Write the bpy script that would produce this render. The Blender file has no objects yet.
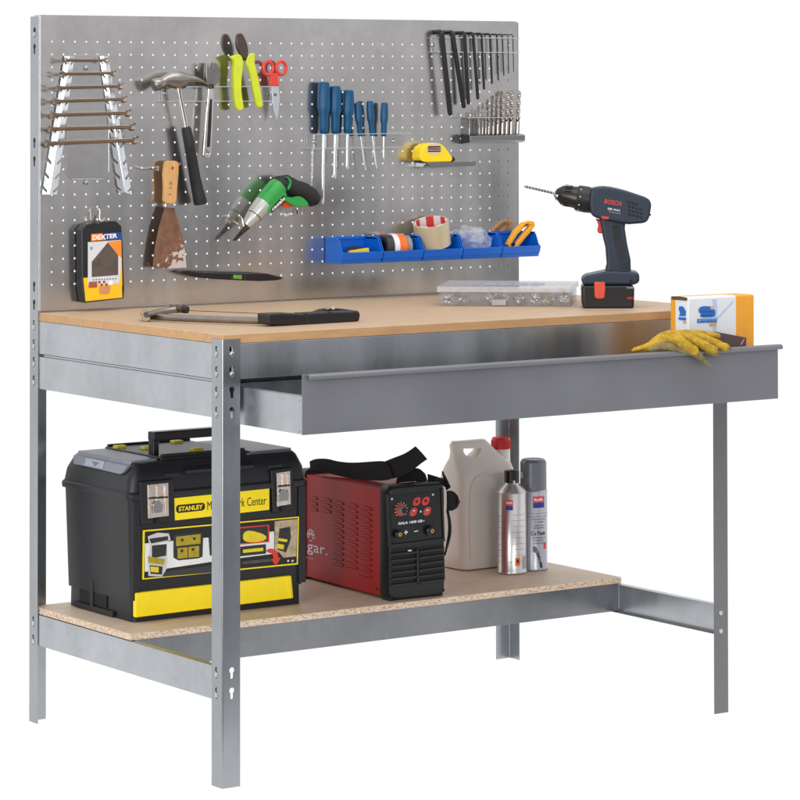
import bpy, bmesh, math, random
from mathutils import Vector, Matrix, noise
from mathutils.geometry import tessellate_polygon
random.seed(7)
PI = math.pi
V = Vector
scene = bpy.context.scene
COL = scene.collection

# ------------------------------------------------------------------ camera
F_PX, PCX, PCY = 3135.06, 495.86, 10.96
CAM = V((-2.98158, -5.04057, 1.28986))
R = V((0.8132087, -0.5819688, -0.0019993))
U = V((-0.0132133, -0.0218978, 0.9996729))
FW = V((0.5818222, 0.8129163, 0.0254972))
cd = bpy.data.cameras.new('camera')
cam = bpy.data.objects.new('camera', cd); COL.objects.link(cam)
cam.matrix_world = Matrix(((R.x, U.x, -FW.x, CAM.x), (R.y, U.y, -FW.y, CAM.y), (R.z, U.z, -FW.z, CAM.z), (0, 0, 0, 1)))
cd.sensor_width = 36; cd.lens = F_PX / 800 * 36
cd.shift_x = -(PCX - 400) / 800; cd.shift_y = (PCY - 400) / 800
cd.clip_end = 500
scene.camera = cam

def at(x, y, X=None, Y=None, Z=None):
    """a measured point of the photograph put on a real plane of the place"""
    d = FW + R * ((x - PCX) / F_PX) - U * ((y - PCY) / F_PX)
    if X is not None: t = (X - CAM.x) / d.x
    elif Y is not None: t = (Y - CAM.y) / d.y
    else: t = (Z - CAM.z) / d.z
    return CAM + d * t

# ------------------------------------------------------------------ dimensions (metres)
W, D, FL = 1.2177, 0.7772, 0.0386
ZT = 0.8376            # worktop surface
YP = 0.7363            # pegboard face
ZS = 0.2350            # shelf surface

# ------------------------------------------------------------------ materials
def lin(c):
    return tuple(((v / 255) / 12.92 if v / 255 <= .04045 else ((v / 255 + .055) / 1.055) ** 2.4) for v in c)
MATS = {}
def mat(name, col, rough=.5, metal=0, var=.08, scale=40, bump=0, bscale=200, spec=.5, stretch=(1, 1, 1), trans=0, coat=0, rvar=0, sss=0, raw=False):
    if name in MATS: return MATS[name]
    m = bpy.data.materials.new(name); m.use_nodes = True
    nt = m.node_tree; n = nt.nodes; l = nt.links
    b = n['Principled BSDF']
    c = col if raw else lin(col)
    tc = n.new('ShaderNodeTexCoord'); mp = n.new('ShaderNodeMapping'); mp.inputs['Scale'].default_value = stretch
    l.new(tc.outputs['Object'], mp.inputs['Vector'])
    ns = n.new('ShaderNodeTexNoise'); ns.inputs['Scale'].default_value = scale; ns.inputs['Detail'].default_value = 5
    l.new(mp.outputs[0], ns.inputs['Vector'])
    mx = n.new('ShaderNodeMix'); mx.data_type = 'RGBA'
    mx.inputs['A'].default_value = (*[v * (1 - var) for v in c], 1)
    mx.inputs['B'].default_value = (*[min(1, v * (1 + var)) for v in c], 1)
    rp = n.new('ShaderNodeMapRange'); rp.inputs['From Min'].default_value = .3; rp.inputs['From Max'].default_value = .7
    l.new(ns.outputs['Fac'], rp.inputs['Value']); l.new(rp.outputs[0], mx.inputs['Factor'])
    l.new(mx.outputs['Result'], b.inputs['Base Color'])
    b.inputs['Roughness'].default_value = rough; b.inputs['Metallic'].default_value = metal
    b.inputs['Specular IOR Level'].default_value = spec
    if coat: b.inputs['Coat Weight'].default_value = coat; b.inputs['Coat Roughness'].default_value = .08
    if trans: b.inputs['Transmission Weight'].default_value = trans
    if sss: b.inputs['Subsurface Weight'].default_value = sss; b.inputs['Subsurface Radius'].default_value = (.02, .02, .015); b.inputs['Subsurface Scale'].default_value = .6
    if rvar:
        r2 = n.new('ShaderNodeMapRange'); r2.inputs['To Min'].default_value = rough - rvar; r2.inputs['To Max'].default_value = rough + rvar
        r2.inputs['From Min'].default_value = .3; r2.inputs['From Max'].default_value = .7
        l.new(ns.outputs['Fac'], r2.inputs['Value']); l.new(r2.outputs[0], b.inputs['Roughness'])
    if bump:
        nb = n.new('ShaderNodeTexNoise'); nb.inputs['Scale'].default_value = bscale; nb.inputs['Detail'].default_value = 3
        l.new(mp.outputs[0], nb.inputs['Vector'])
        bm_ = n.new('ShaderNodeBump'); bm_.inputs['Strength'].default_value = bump; bm_.inputs['Distance'].default_value = .002
        l.new(nb.outputs['Fac'], bm_.inputs['Height']); l.new(bm_.outputs[0], b.inputs['Normal'])
    MATS[name] = m
    return m

def galv(name, base, rough, spangle=.12, tint=(1, 1, 1)):
    m = bpy.data.materials.new(name); m.use_nodes = True
    nt = m.node_tree; n = nt.nodes; l = nt.links; b = n['Principled BSDF']
    tc = n.new('ShaderNodeTexCoord')
    vo = n.new('ShaderNodeTexVoronoi'); vo.inputs['Scale'].default_value = 55
    no = n.new('ShaderNodeTexNoise'); no.inputs['Scale'].default_value = 6; no.inputs['Detail'].default_value = 6
    wv = n.new('ShaderNodeTexNoise'); wv.inputs['Scale'].default_value = 90; wv.inputs['Detail'].default_value = 4
    for t in (vo, no, wv): l.new(tc.outputs['Object'], t.inputs['Vector'])
    ad = n.new('ShaderNodeMath'); ad.operation = 'ADD'
    sp = n.new('ShaderNodeSeparateColor'); l.new(vo.outputs['Color'], sp.inputs[0])
    m1 = n.new('ShaderNodeMath'); m1.operation = 'MULTIPLY'; m1.inputs[1].default_value = .13; l.new(sp.outputs[0], m1.inputs[0])
    l.new(m1.outputs[0], ad.inputs[0]); l.new(no.outputs['Fac'], ad.inputs[1])
    mp = n.new('ShaderNodeMapping'); mp.inputs['Scale'].default_value = (11, 11, 1.3); l.new(tc.outputs['Object'], mp.inputs['Vector'])
    st = n.new('ShaderNodeTexNoise'); st.inputs['Scale'].default_value = 1; st.inputs['Detail'].default_value = 4; l.new(mp.outputs[0], st.inputs['Vector'])
    sm = n.new('ShaderNodeMath'); sm.operation = 'MULTIPLY_ADD'; sm.inputs[1].default_value = .9; l.new(st.outputs['Fac'], sm.inputs[0]); l.new(ad.outputs[0], sm.inputs[2])
    mr = n.new('ShaderNodeMapRange'); mr.inputs['From Min'].default_value = .7; mr.inputs['From Max'].default_value = 1.5
    mr.inputs['To Min'].default_value = 1 - spangle; mr.inputs['To Max'].default_value = 1 + spangle
    l.new(sm.outputs[0], mr.inputs['Value'])
    mu = n.new('ShaderNodeMix'); mu.data_type = 'RGBA'; mu.blend_type = 'MULTIPLY'; mu.inputs['Factor'].default_value = 1
    mu.inputs['A'].default_value = (base * tint[0], base * tint[1], base * tint[2], 1)
    l.new(mr.outputs[0], mu.inputs['B']); l.new(mu.outputs['Result'], b.inputs['Base Color'])
    b.inputs['Metallic'].default_value = .95
    rr = n.new('ShaderNodeMapRange'); rr.inputs['To Min'].default_value = rough - .06; rr.inputs['To Max'].default_value = rough + .08
    rr.inputs['From Min'].default_value = .3; rr.inputs['From Max'].default_value = .7
    l.new(st.outputs['Fac'], rr.inputs['Value']); l.new(rr.outputs[0], b.inputs['Roughness'])
    bp = n.new('ShaderNodeBump'); bp.inputs['Strength'].default_value = .012; bp.inputs['Distance'].default_value = .001
    l.new(wv.outputs['Fac'], bp.inputs['Height']); l.new(bp.outputs[0], b.inputs['Normal'])
    return m

def clear(name, tint=(.95, .96, .98), alpha=.35, rough=.12, milk=.25):
    m = bpy.data.materials.new(name); m.use_nodes = True
    nt = m.node_tree; n = nt.nodes; l = nt.links; b = n['Principled BSDF']
    b.inputs['Base Color'].default_value = (*tint, 1); b.inputs['Roughness'].default_value = rough
    tc = n.new('ShaderNodeTexCoord'); ns = n.new('ShaderNodeTexNoise'); ns.inputs['Scale'].default_value = 60
    l.new(tc.outputs['Object'], ns.inputs['Vector'])
    mr = n.new('ShaderNodeMapRange'); mr.inputs['To Min'].default_value = alpha - .08; mr.inputs['To Max'].default_value = alpha + .08
    l.new(ns.outputs['Fac'], mr.inputs['Value'])
    tr = n.new('ShaderNodeBsdfTransparent'); tr.inputs[0].default_value = (*tint, 1)
    mx = n.new('ShaderNodeMixShader'); out = n['Material Output']
    l.new(mr.outputs[0], mx.inputs[0]); l.new(tr.outputs[0], mx.inputs[1]); l.new(b.outputs[0], mx.inputs[2])
    l.new(mx.outputs[0], out.inputs['Surface'])
    return m

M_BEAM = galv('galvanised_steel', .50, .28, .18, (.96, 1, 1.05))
M_BEAM_SHADE = galv('galvanised_steel_shaded', .26, .28, .20, (.97, 1, 1.05))  # same steel, darker copy: shade put into the base colour
M_LEG_SHADE = galv('galvanised_leg_shaded', .22, .28, .12, (.97, 1, 1.03))  # shaded copy of the leg steel, darkened for the front-right leg
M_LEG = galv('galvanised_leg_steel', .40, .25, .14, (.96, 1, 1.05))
M_PEG = galv('pegboard_steel', .56, .17, .20, (1, .975, .945))
M_BRIGHT = mat('bright_zinc', (232, 236, 240), .22, 1, .05)
M_BRKT = mat('holder_steel', (150, 150, 150), .22, 1, .05)
M_CHROME = mat('chrome', (215, 212, 206), .12, 1, .06)
M_WRENCH = mat('dark_chrome', (150, 140, 132), .13, 1, .15)
M_STEEL = mat('tool_steel', (150, 145, 140), .28, 1, .12)
M_DARKST = mat('dark_steel', (70, 66, 64), .35, .9, .15)
M_BLACKOX = mat('black_oxide', (38, 36, 40), .35, .6, .15)
M_BLK = mat('black_plastic', (20, 21, 25), .42, 0, .12, 60, .12, 900)
M_BLKS = mat('black_satin', (14, 14, 16), .3, 0, .1, 60, .05, 600)
M_RUB = mat('black_rubber', (24, 24, 26), .6, 0, .15, 80, .3, 900)
M_DARKVOID = mat('dark_recess', (8, 8, 9), .7)
M_YEL = mat('yellow_plastic', (252, 224, 8), .38, 0, .03)
M_WHITE = mat('white_print', (240, 240, 240), .5, 0, .02)
M_BLKPR = mat('black_print', (14, 14, 14), .45, 0, .05)
M_RIVET = mat('rivet_zinc', (200, 202, 206), .25, 1, .05)

# ------------------------------------------------------------------ mesh helpers
class MB:
    def __init__(s): s.bm = bmesh.new()
    def quadring(s, rings, cap=True, closed=False):
        vs = [[s.bm.verts.new(p) for p in r] for r in rings]
        n = len(rings[0])
        rng = range(len(vs)) if closed else range(len(vs) - 1)
        for i in rng:
            a, b = vs[i], vs[(i + 1) % len(vs)]
            for k in range(n):
                try: s.bm.faces.new((a[k], a[(k + 1) % n], b[(k + 1) % n], b[k]))
                except ValueError: pass
        if cap and not closed:
            s.bm.faces.new(list(reversed(vs[0]))); s.bm.faces.new(vs[-1])
        return s
    def box(s, c, d, m=None):
        c = V(c); h = V(d) / 2
        ps = [V((x * h.x, y * h.y, z * h.z)) for x in (-1, 1) for y in (-1, 1) for z in (-1, 1)]
        if m is not None: ps = [m @ p for p in ps]
        v = [s.bm.verts.new(c + p) for p in ps]
        for f in ((0, 1, 3, 2), (4, 6, 7, 5), (0, 4, 5, 1), (2, 3, 7, 6), (0, 2, 6, 4), (1, 5, 7, 3)):
            s.bm.faces.new([v[i] for i in f])
        return s
    def span(s, a, b):
        a, b = V(a), V(b); return s.box((a + b) / 2, [abs(t) for t in (b - a)])
    def sheet(s, pts, ext, holes=(), fn=None):
        """polygon (2D or 3D points, with holes) extruded along ext; fn maps 2D to 3D"""
        loops = [list(pts)] + [list(h) for h in holes]
        if fn:
            flat = [[V((p[0], p[1], 0)) for p in lp] for lp in loops]; pos = [[V(fn(*p)) for p in lp] for lp in loops]
        else:
            flat = pos = [[V(p) for p in lp] for lp in loops]
        tris = tessellate_polygon(flat)
        ext = V(ext)
        allp = [p for lp in pos for p in lp]
        a = [s.bm.verts.new(p) for p in allp]; b = [s.bm.verts.new(p + ext) for p in allp]
        if not holes:
            s.bm.faces.new(a); s.bm.faces.new(list(reversed(b)))
        else:
            for t in tris:
                try:
                    s.bm.faces.new([a[i] for i in t]); s.bm.faces.new([b[i] for i in reversed(t)])
                except ValueError: pass
        o = 0
        for lp in pos:
            k = len(lp)
            for i in range(k):
                j = (i + 1) % k
                s.bm.faces.new((a[o + i], b[o + i], b[o + j], a[o + j]))
            o += k
        return s
    def tube(s, path, r, n=12, ref=None, rb=None, closed=False, cap=True):
        """sweep; r (and rb along ref) may be lists"""
        P = [V(p) for p in path]; k = len(P)
        r = r if isinstance(r, (list, tuple)) else [r] * k
        rb = rb if rb is not None else r
        rb = rb if isinstance(rb, (list, tuple)) else [rb] * k
        rings = []; up = V(ref) if ref is not None else None
        for i in range(k):
            if closed: t = (P[(i + 1) % k] - P[i - 1])
            else: t = P[min(i + 1, k - 1)] - P[max(i - 1, 0)]
            t.normalize()
            if up is None:
                up = t.orthogonal().normalized()
            u = (up - t * up.dot(t)).normalized(); w = t.cross(u)
            if ref is None: up = u
            rings.append([P[i] + u * (math.cos(q) * rb[i]) + w * (math.sin(q) * r[i]) for q in [2 * PI * j / n for j in range(n)]])
        return s.quadring(rings, cap, closed)
    def lathe(s, prof, o, ax, n=28, cap=True):
        o = V(o); ax = V(ax).normalized(); u = ax.orthogonal().normalized(); w = ax.cross(u)
        rings = [[o + ax * h + (u * math.cos(q) + w * math.sin(q)) * max(r, 1e-5) for q in [2 * PI * j / n for j in range(n)]] for r, h in prof]
        return s.quadring(rings, cap)
    def ring(s, ro, ri, h, o, ax, n=40):
        return s.lathe_closed([(ri, 0), (ro, 0), (ro, h), (ri, h)], o, ax, n)
    def lathe_closed(s, prof, o, ax, n=40):
        o = V(o); ax = V(ax).normalized(); u = ax.orthogonal().normalized(); w = ax.cross(u)
        rings = [[o + ax * h + (u * math.cos(q) + w * math.sin(q)) * r for r, h in prof] for q in [2 * PI * j / n for j in range(n)]]
        return s.quadring(rings, closed=True)
    def ball(s, c, r, sub=2, sc=(1, 1, 1)):
        m = Matrix.Translation(V(c)) @ Matrix.Diagonal((r * sc[0], r * sc[1], r * sc[2], 1))
        bmesh.ops.create_icosphere(s.bm, subdivisions=sub, radius=1, matrix=m); return s

def rrect(w, h, r, n=5, cx=0, cy=0):
    out = []
    for ax, ay, q0 in ((w / 2 - r, h / 2 - r, 0), (-w / 2 + r, h / 2 - r, 90), (-w / 2 + r, -h / 2 + r, 180), (w / 2 - r, -h / 2 + r, 270)):
        for i in range(n + 1):
            q = math.radians(q0 + 90 * i / n); out.append((cx + ax + r * math.cos(q), cy + ay + r * math.sin(q)))
    return out
def circ(cx, cy, r, n=14, ry=None):
    return [(cx + r * math.cos(2 * PI * i / n), cy + (ry or r) * math.sin(2 * PI * i / n)) for i in range(n)]
def smooth_poly(pts, it=2):
    for _ in range(it):
        q = []
        for i in range(len(pts)):
            a, b = pts[i], pts[(i + 1) % len(pts)]
            q += [tuple(a[k] * .75 + b[k] * .25 for k in range(len(a))), tuple(a[k] * .25 + b[k] * .75 for k in range(len(a)))]
        pts = q
    return pts
def smooth_path(pts, it=2):
    for _ in range(it):
        q = [pts[0]]
        for a, b in zip(pts, pts[1:]):
            q += [tuple(a[k] * .75 + b[k] * .25 for k in range(len(a))), tuple(a[k] * .25 + b[k] * .75 for k in range(len(a)))]
        pts = q + [pts[-1]]
    return pts

ROOTM = {}
def thing(name, label, cat, loc=(0, 0, 0), rotz=0, group=None):
    o = bpy.data.objects.new(name, None); COL.objects.link(o)
    o.location = loc; o.rotation_euler = (0, 0, rotz); o.empty_display_size = .05
    o['label'] = label; o['category'] = cat
    if group: o['group'] = group
    ROOTM[o.name] = Matrix.Translation(V(loc)) @ Matrix.Rotation(rotz, 4, 'Z')
    return o
def base_matrix(p):
    while p.parent: p = p.parent
    return ROOTM.get(p.name, Matrix())
def obj(name, mb, m, parent=None, bevel=0, seg=2, smooth=True, world=True, angle=32, mods=(), label=None):
    bm = mb.bm
    bmesh.ops.remove_doubles(bm, verts=bm.verts, dist=1e-6)
    bmesh.ops.recalc_face_normals(bm, faces=bm.faces)
    if parent is not None and world: bm.transform(base_matrix(parent).inverted())
    me = bpy.data.meshes.new(name); bm.to_mesh(me); bm.free()
    o = bpy.data.objects.new(name, me); COL.objects.link(o)
    for k in (m if isinstance(m, (list, tuple)) else [m]): me.materials.append(k)
    if parent is not None: o.parent = parent
    if smooth:
        me.shade_smooth()
        if not bevel: me.set_sharp_from_angle(angle=math.radians(angle))
    if bevel:
        b = o.modifiers.new('bevel', 'BEVEL'); b.width = bevel; b.segments = seg; b.limit_method = 'ANGLE'; b.angle_limit = math.radians(38); b.harden_normals = True
        me.set_sharp_from_angle(angle=math.radians(60))
    for kind, kw in mods:
        q = o.modifiers.new(kind.lower(), kind)
        for a, v in kw.items(): setattr(q, a, v)
    if label: o['label'] = label
    return o
def whole(o, label, cat, group=None):
    """a thing that is one mesh: origin moved to its base, label set"""
    me = o.data; xs = [v.co for v in me.vertices]
    c = V((sum(p.x for p in xs) / len(xs), sum(p.y for p in xs) / len(xs), min(p.z for p in xs)))
    me.transform(Matrix.Translation(-c)); o.location = c
    o['label'] = label; o['category'] = cat
    if group: o['group'] = group
    return o
def text(s, o, ax, ay, w, h, m, parent, name='lettering', depth=.0003, bold=0, world=True):
    """text as thin raised mesh: o = lower-left corner, ax / ay unit vectors, fitted to w x h"""
    cu = bpy.data.curves.new('t', 'FONT'); cu.body = s; cu.size = 1; cu.offset = bold; cu.resolution_u = 2
    t = bpy.data.objects.new('t', cu); COL.objects.link(t)
    dg = bpy.context.evaluated_depsgraph_get(); dg.update()
    me = bpy.data.meshes.new_from_object(t.evaluated_get(dg))
    bpy.data.objects.remove(t); bpy.data.curves.remove(cu)
    xs = [v.co.x for v in me.vertices]; ys = [v.co.y for v in me.vertices]
    x0, x1, y0, y1 = min(xs), max(xs), min(ys), max(ys)
    ax = V(ax).normalized(); ay = V(ay).normalized(); nz = ax.cross(ay).normalized()
    mb = MB(); mb.bm.from_mesh(me); bpy.data.meshes.remove(me)
    for v in mb.bm.verts:
        v.co = V(o) + ax * ((v.co.x - x0) / (x1 - x0) * w) + ay * ((v.co.y - y0) / (y1 - y0) * h) + nz * depth
    return obj(name, mb, m, parent, smooth=False, world=world)
def boolean_cut(o, cutters):
    """apply a difference at build time and drop the cutter"""
    for mb in cutters:
        c = obj('cut', mb, M_BLK)
        q = o.modifiers.new('b', 'BOOLEAN'); q.object = c; q.operation = 'DIFFERENCE'; q.solver = 'EXACT'
        dg = bpy.context.evaluated_depsgraph_get(); dg.update()
        me = bpy.data.meshes.new_from_object(o.evaluated_get(dg), depsgraph=dg)
        o.modifiers.remove(q); old = o.data; o.data = me; bpy.data.meshes.remove(old)
        cm = c.data; bpy.data.objects.remove(c); bpy.data.meshes.remove(cm)
        me.shade_smooth(); me.set_sharp_from_angle(angle=math.radians(32))
def on_board(pts, d): return [at(x, y, Y=YP - d) for x, y in pts]
def zoomf(x0, y0, s): return lambda *ps: [(x0 + x / s, y0 + y / s) for x, y in ps]
YN = V((0, -1, 0))

# ================================================================== WORKBENCH
bench = thing('workbench', 'galvanised steel workbench with wooden worktop, lower shelf, open drawer and perforated tool panel', 'workbench', (W / 2, D / 2, 0))

def keyhole(cx, cz, r=.0056, sw=.0031, ln=.0135):
    p = []
    a0 = math.asin(sw / r)
    for i in range(15):
        q = -PI / 2 + a0 + (2 * PI - 2 * a0) * i / 14; p.append((cx + r * math.cos(q), cz + r * math.sin(q)))
    p += [(cx - sw, cz - ln), (cx - sw * .5, cz - ln - sw * .7), (cx + sw * .5, cz - ln - sw * .7), (cx + sw, cz - ln)]
    return p
def leg(sx, sy, h, holesX, holesY, rivX, rivY, m=None):
    """L-profile post; sx, sy = outer corner; flange X lies on the plane Y=sy, flange Y on X=sx"""
    t = .0016; rc = .0032
    dx = 1 if sx < W / 2 else -1; dy = 1 if sy < D / 2 else -1
    mb = MB()
    mb.sheet([(rc, 0), (FL, 0), (FL, h), (rc, h)], (0, dy * t, 0), [keyhole(FL * .54, z) for z in holesX], fn=lambda u, z: (sx + dx * u, sy, z))
    mb.sheet([(rc, 0), (FL, 0), (FL, h), (rc, h)], (dx * t, 0, 0), [keyhole(FL * .54, z) for z in holesY], fn=lambda u, z: (sx, sy + dy * u, z))
    prof = []
    for i in range(6):
        q = PI + PI / 2 * i / 5; prof.append((rc + rc * math.cos(q), rc + rc * math.sin(q)))
    for i in range(6):
        q = 1.5 * PI - PI / 2 * i / 5; prof.append((rc + (rc - t) * math.cos(q), rc + (rc - t) * math.sin(q)))
    mb.quadring([[V((sx + dx * a, sy + dy * b, z)) for a, b in prof] for z in (0, h)])
    o = obj('leg', mb, m or M_LEG, bench, angle=50)
    for ps, ax in ((rivX, 'x'), (rivY, 'y')):
        for z in ps:
            c = V((sx + dx * FL * .54, sy - dy * .0002, z - .009)) if ax == 'x' else V((sx - dx * .0002, sy + dy * FL * .54, z - .009))
            n = V((0, -dy, 0)) if ax == 'x' else V((-dx, 0, 0))
            mb = MB().lathe([(.0048, -.003), (.0048, .0006), (.0036, .0016), (.0015, .002)], c, n, 14)
            obj('rivet', mb, M_RIVET, o)
    return o
up = [.8105, .773, .7355, .698]; lo = [.216, .1785]
leg(0, 0, .8291, up + lo, up + lo, up[:2], up + lo)
leg(W, 0, .8291, up, up + lo, up[:2] + lo, up + lo, M_LEG_SHADE)
hb = [1.417, 1.383, 1.19, 1.152, .895, .858]; hz = [.816, .777, .741, .703]; hl = [.211, .174]
leg(0, D, 1.445, [], hb + hz + hl, [], hz + hl + [1.417])
leg(W, D, 1.445, [], hb + hz + hl, [], hz + hl + [1.417])

def beam(p0, p1, z0, z1, inn, lip=.016, m=None):
    """C-profile rail from p0 to p1, lips turned towards inn"""
    t = .0015; a, b = V(p0), V(p1); n = V(inn)
    prof = [(0, 0), (lip, 0), (lip, t), (t, t), (t, z1 - z0 - t), (lip, z1 - z0 - t), (lip, z1 - z0), (0, z1 - z0)]
    mb = MB().quadring([[q + n * u + V((0, 0, z0 + z)) for u, z in prof] for q in (a, b)])
    return obj('rail', mb, m or M_BEAM, bench, bevel=.0012, seg=2)
e = .0022
for X, n in ((e, (1, 0, 0)), (W - e, (-1, 0, 0))):
    beam((X, .006, 0), (X, D - .006, 0), .7537, .8198, n)
    beam((X, .006, 0), (X, D - .006, 0), .682, .7478, n, .004)
    beam((X, .006, 0), (X, D - .006, 0), .159, .2212, n, .016, M_BEAM)
beam((.022, e, 0), (W - .022, e, 0), .7539, .8196, (0, 1, 0))
beam((.022, D - e, 0), (W - .022, D - e, 0), .7539, .8196, (0, -1, 0))
beam((.0045, .366, 0), (W - .0045, .366, 0), .161, .2216, (0, 1, 0), .016, M_BEAM_SHADE)
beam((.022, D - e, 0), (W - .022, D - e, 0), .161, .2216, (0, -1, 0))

def two_tone(name, lo_, hi_, m_top, m_edge):
    o = obj(name, MB().span(lo_, hi_), [m_top, m_edge], bench, smooth=False)
    for p in o.data.polygons: p.material_index = 0 if abs(p.normal.z) > .5 else 1
    b = o.modifiers.new('bevel', 'BEVEL'); b.width = .0008; b.segments = 1
    return o
def board_mat(name, col, speck=None, rough=.5, sc=260, grain=.09):
    m = mat(name, col, rough, 0, grain, 16, .06, 500, .35, (1, 5, 5))
    if speck:
        nt = m.node_tree; n = nt.nodes; l = nt.links; b = n['Principled BSDF']
        vo = n.new('ShaderNodeTexVoronoi'); vo.inputs['Scale'].default_value = sc
        tc = n.new('ShaderNodeTexCoord'); mp = n.new('ShaderNodeMapping'); mp.inputs['Scale'].default_value = (.7, .7, 1.4)
        l.new(tc.outputs['Object'], mp.inputs['Vector']); l.new(mp.outputs[0], vo.inputs['Vector'])
        cr = n.new('ShaderNodeValToRGB'); sp = n.new('ShaderNodeSeparateColor')
        l.new(vo.outputs['Color'], sp.inputs[0]); l.new(sp.outputs[0], cr.inputs[0])
        e_ = cr.color_ramp.elements
        e_[0].color = (*lin(speck[0]), 1); e_[1].color = (*lin(speck[1]), 1)
        x = e_.new(.25); x.color = (*lin(speck[2]), 1)
        l.new(cr.outputs[0], b.inputs['Base Color'])
    return m
M_TOP = board_mat('mdf_top', (196, 167, 137))
M_TOPE = board_mat('mdf_edge', (190, 148, 104))
M_SHF = board_mat('chipboard_face', (214, 192, 170))
M_SHFE = board_mat('chipboard_edge', (200, 175, 150), ((146, 114, 86), (226, 206, 184), (198, 172, 148)), .5, 430)
two_tone('worktop', (.0024, .0024, .8203), (W - .0024, D - .010, ZT), M_TOP, M_TOPE)
two_tone('shelf', (.0042, .357, .2222), (W - .0042, D - .006, ZS), M_SHF, M_SHFE)

obj('back_strip', MB().span((.0045, YP + .012, ZT + .0002), (W - .0045, YP + .0135, ZT + .03)), M_BEAM, bench)
# --- perforated tool panel
def pegboard():
    mb = MB(); bm = mb.bm; p = .0263; x0 = (W - 44 * p) / 2; z0 = 1.3933; r = .00225; N = 12
    y = YP
    dirs = [(math.cos(PI / 4 + 2 * PI * i / N), math.sin(PI / 4 + 2 * PI * i / N)) for i in range(N)]
    sq = []
    for c, s_ in dirs:
        k = p / 2 / max(abs(c), abs(s_)); sq.append((c * k, s_ * k))
    # the two sheets of the panel, hole by hole, and the walls of the holes
    for i in range(45):
        for j in range(20):
            cx, cz = x0 + i * p, z0 - j * p
            A = [bm.verts.new((cx + c * r, y, cz + s_ * r)) for c, s_ in dirs]
            B = [bm.verts.new((cx + a, y, cz + b)) for a, b in sq]
            A2 = [bm.verts.new((cx + c * r, y + .0012, cz + s_ * r)) for c, s_ in dirs]
            for k in range(N):
                q = (k + 1) % N
                bm.faces.new((A[k], A[q], B[q], B[k])); bm.faces.new((A2[k], A2[q], A[q], A[k]))
    xa, xb, za, zb = x0 - p / 2, x0 + 44.5 * p, z0 - 19.5 * p, z0 + .5 * p
    L, Rr, B_, T = .0040, W - .0036, .8408, 1.448
    def q4(a, b, c, d): bm.faces.new([bm.verts.new((u, y, v)) for u, v in (a, b, c, d)])
    q4((L, B_), (Rr, B_), (xb, za), (xa, za)); q4((xa, za), (xa, zb), (L, T), (L, B_))
    q4((xb, za), (Rr, B_), (Rr, T - .006), (xb, zb))
    bm.faces.new([bm.verts.new((u, y, v)) for u, v in ((xa, zb), (xb, zb), (Rr, T - .006), (Rr - .002, T - .0016), (Rr - .006, T), (L, T))])
    # folded rims
    d = .03
    for a, b in (((L, B_), (L, T)), ((Rr - .006, T), (L, T)), ((Rr, B_), (Rr, T - .006))):
        bm.faces.new([bm.verts.new(v) for v in ((a[0], y, a[1]), (b[0], y, b[1]), (b[0], y + d, b[1]), (a[0], y + d, a[1]))])
    bmesh.ops.remove_doubles(bm, verts=bm.verts, dist=1e-5)
    me = bpy.data.meshes.new('tool_panel'); bm.transform(ROOTM[bench.name].inverted())
    bmesh.ops.recalc_face_normals(bm, faces=bm.faces)
    bm.to_mesh(me); bm.free()
    o = bpy.data.objects.new('tool_panel', me); COL.objects.link(o); o.parent = bench
    me.materials.append(M_PEG); o['label'] = 'perforated grey steel panel with rows of small round holes'
    s = MB().tube([(L - .0006, YP + .0012, B_), (L - .0006, YP + .0012, T - .002)], .0018, 10)
    obj('folded_edge', s, M_BRIGHT, o)  # brighter metal paints the highlight along the panel's left fold
pegboard()

# --- drawer, pulled out
REARY = .085
drw = obj('drawer', (lambda mb: (mb.span((.0435, -.209, .6690), (.0447, REARY, .7375)), mb.span((1.1715, -.209, .6690), (1.1727, REARY, .7375)),
          mb.span((.0447, -.209, .6690), (1.1715, REARY, .6702)), mb.span((.0447, REARY - .0012, .6702), (1.1715, REARY, .7375)),
          mb.span((.0436, -.209, .7375), (.0530, REARY, .7387)), mb.span((1.1632, -.209, .7375), (1.1726, REARY, .7387)), mb)[-1])(MB()), M_BEAM, bench, bevel=.0004, seg=1)
M_DRW = mat('grey_drawer_paint', (121, 122, 127), .40, .3, .08, 4, .06, 500, rvar=.13)
mb = MB()
mb.span((.0425, -.2112, .668), (1.1738, -.2096, .7775))
obj('drawer_front', mb, M_DRW, drw, bevel=.0006)
mb = MB()
pr = [(0, .0), (-.004, .0005), (-.009, .0), (-.0125, -.003), (-.013, -.007), (-.0105, -.0095), (-.0085, -.0085), (-.0095, -.006), (-.008, -.0035), (-.004, -.0025), (0, -.0025)]
mb.quadring([[V((x, -.2112 + a, .7775 + b)) for a, b in pr] for x in (.051, 1.176)])
obj('handle_lip', mb, M_DRW, drw, angle=60)
for z in (.730, .674):
    obj('rivet', MB().lathe([(.003, -.001), (.003, .0006), (.0015, .0014)], (.0434, -.198, z), (-1, 0, 0), 12), M_RIVET, drw)
obj('drawer_housing', MB().span((.0500, .100, .690), (W - .0500, .102, .8195)).span((.0500, .1022, .8150), (W - .0500, .60, .8195)), M_BEAM_SHADE, bench)
for X0, X1 in ((.0075, .0415), (W - .0415, W - .0075)):
    obj('drawer_runner', MB().span((X0, .044, .6895), (X1, .738, .7525)), M_BEAM, bench, bevel=.001)

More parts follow.
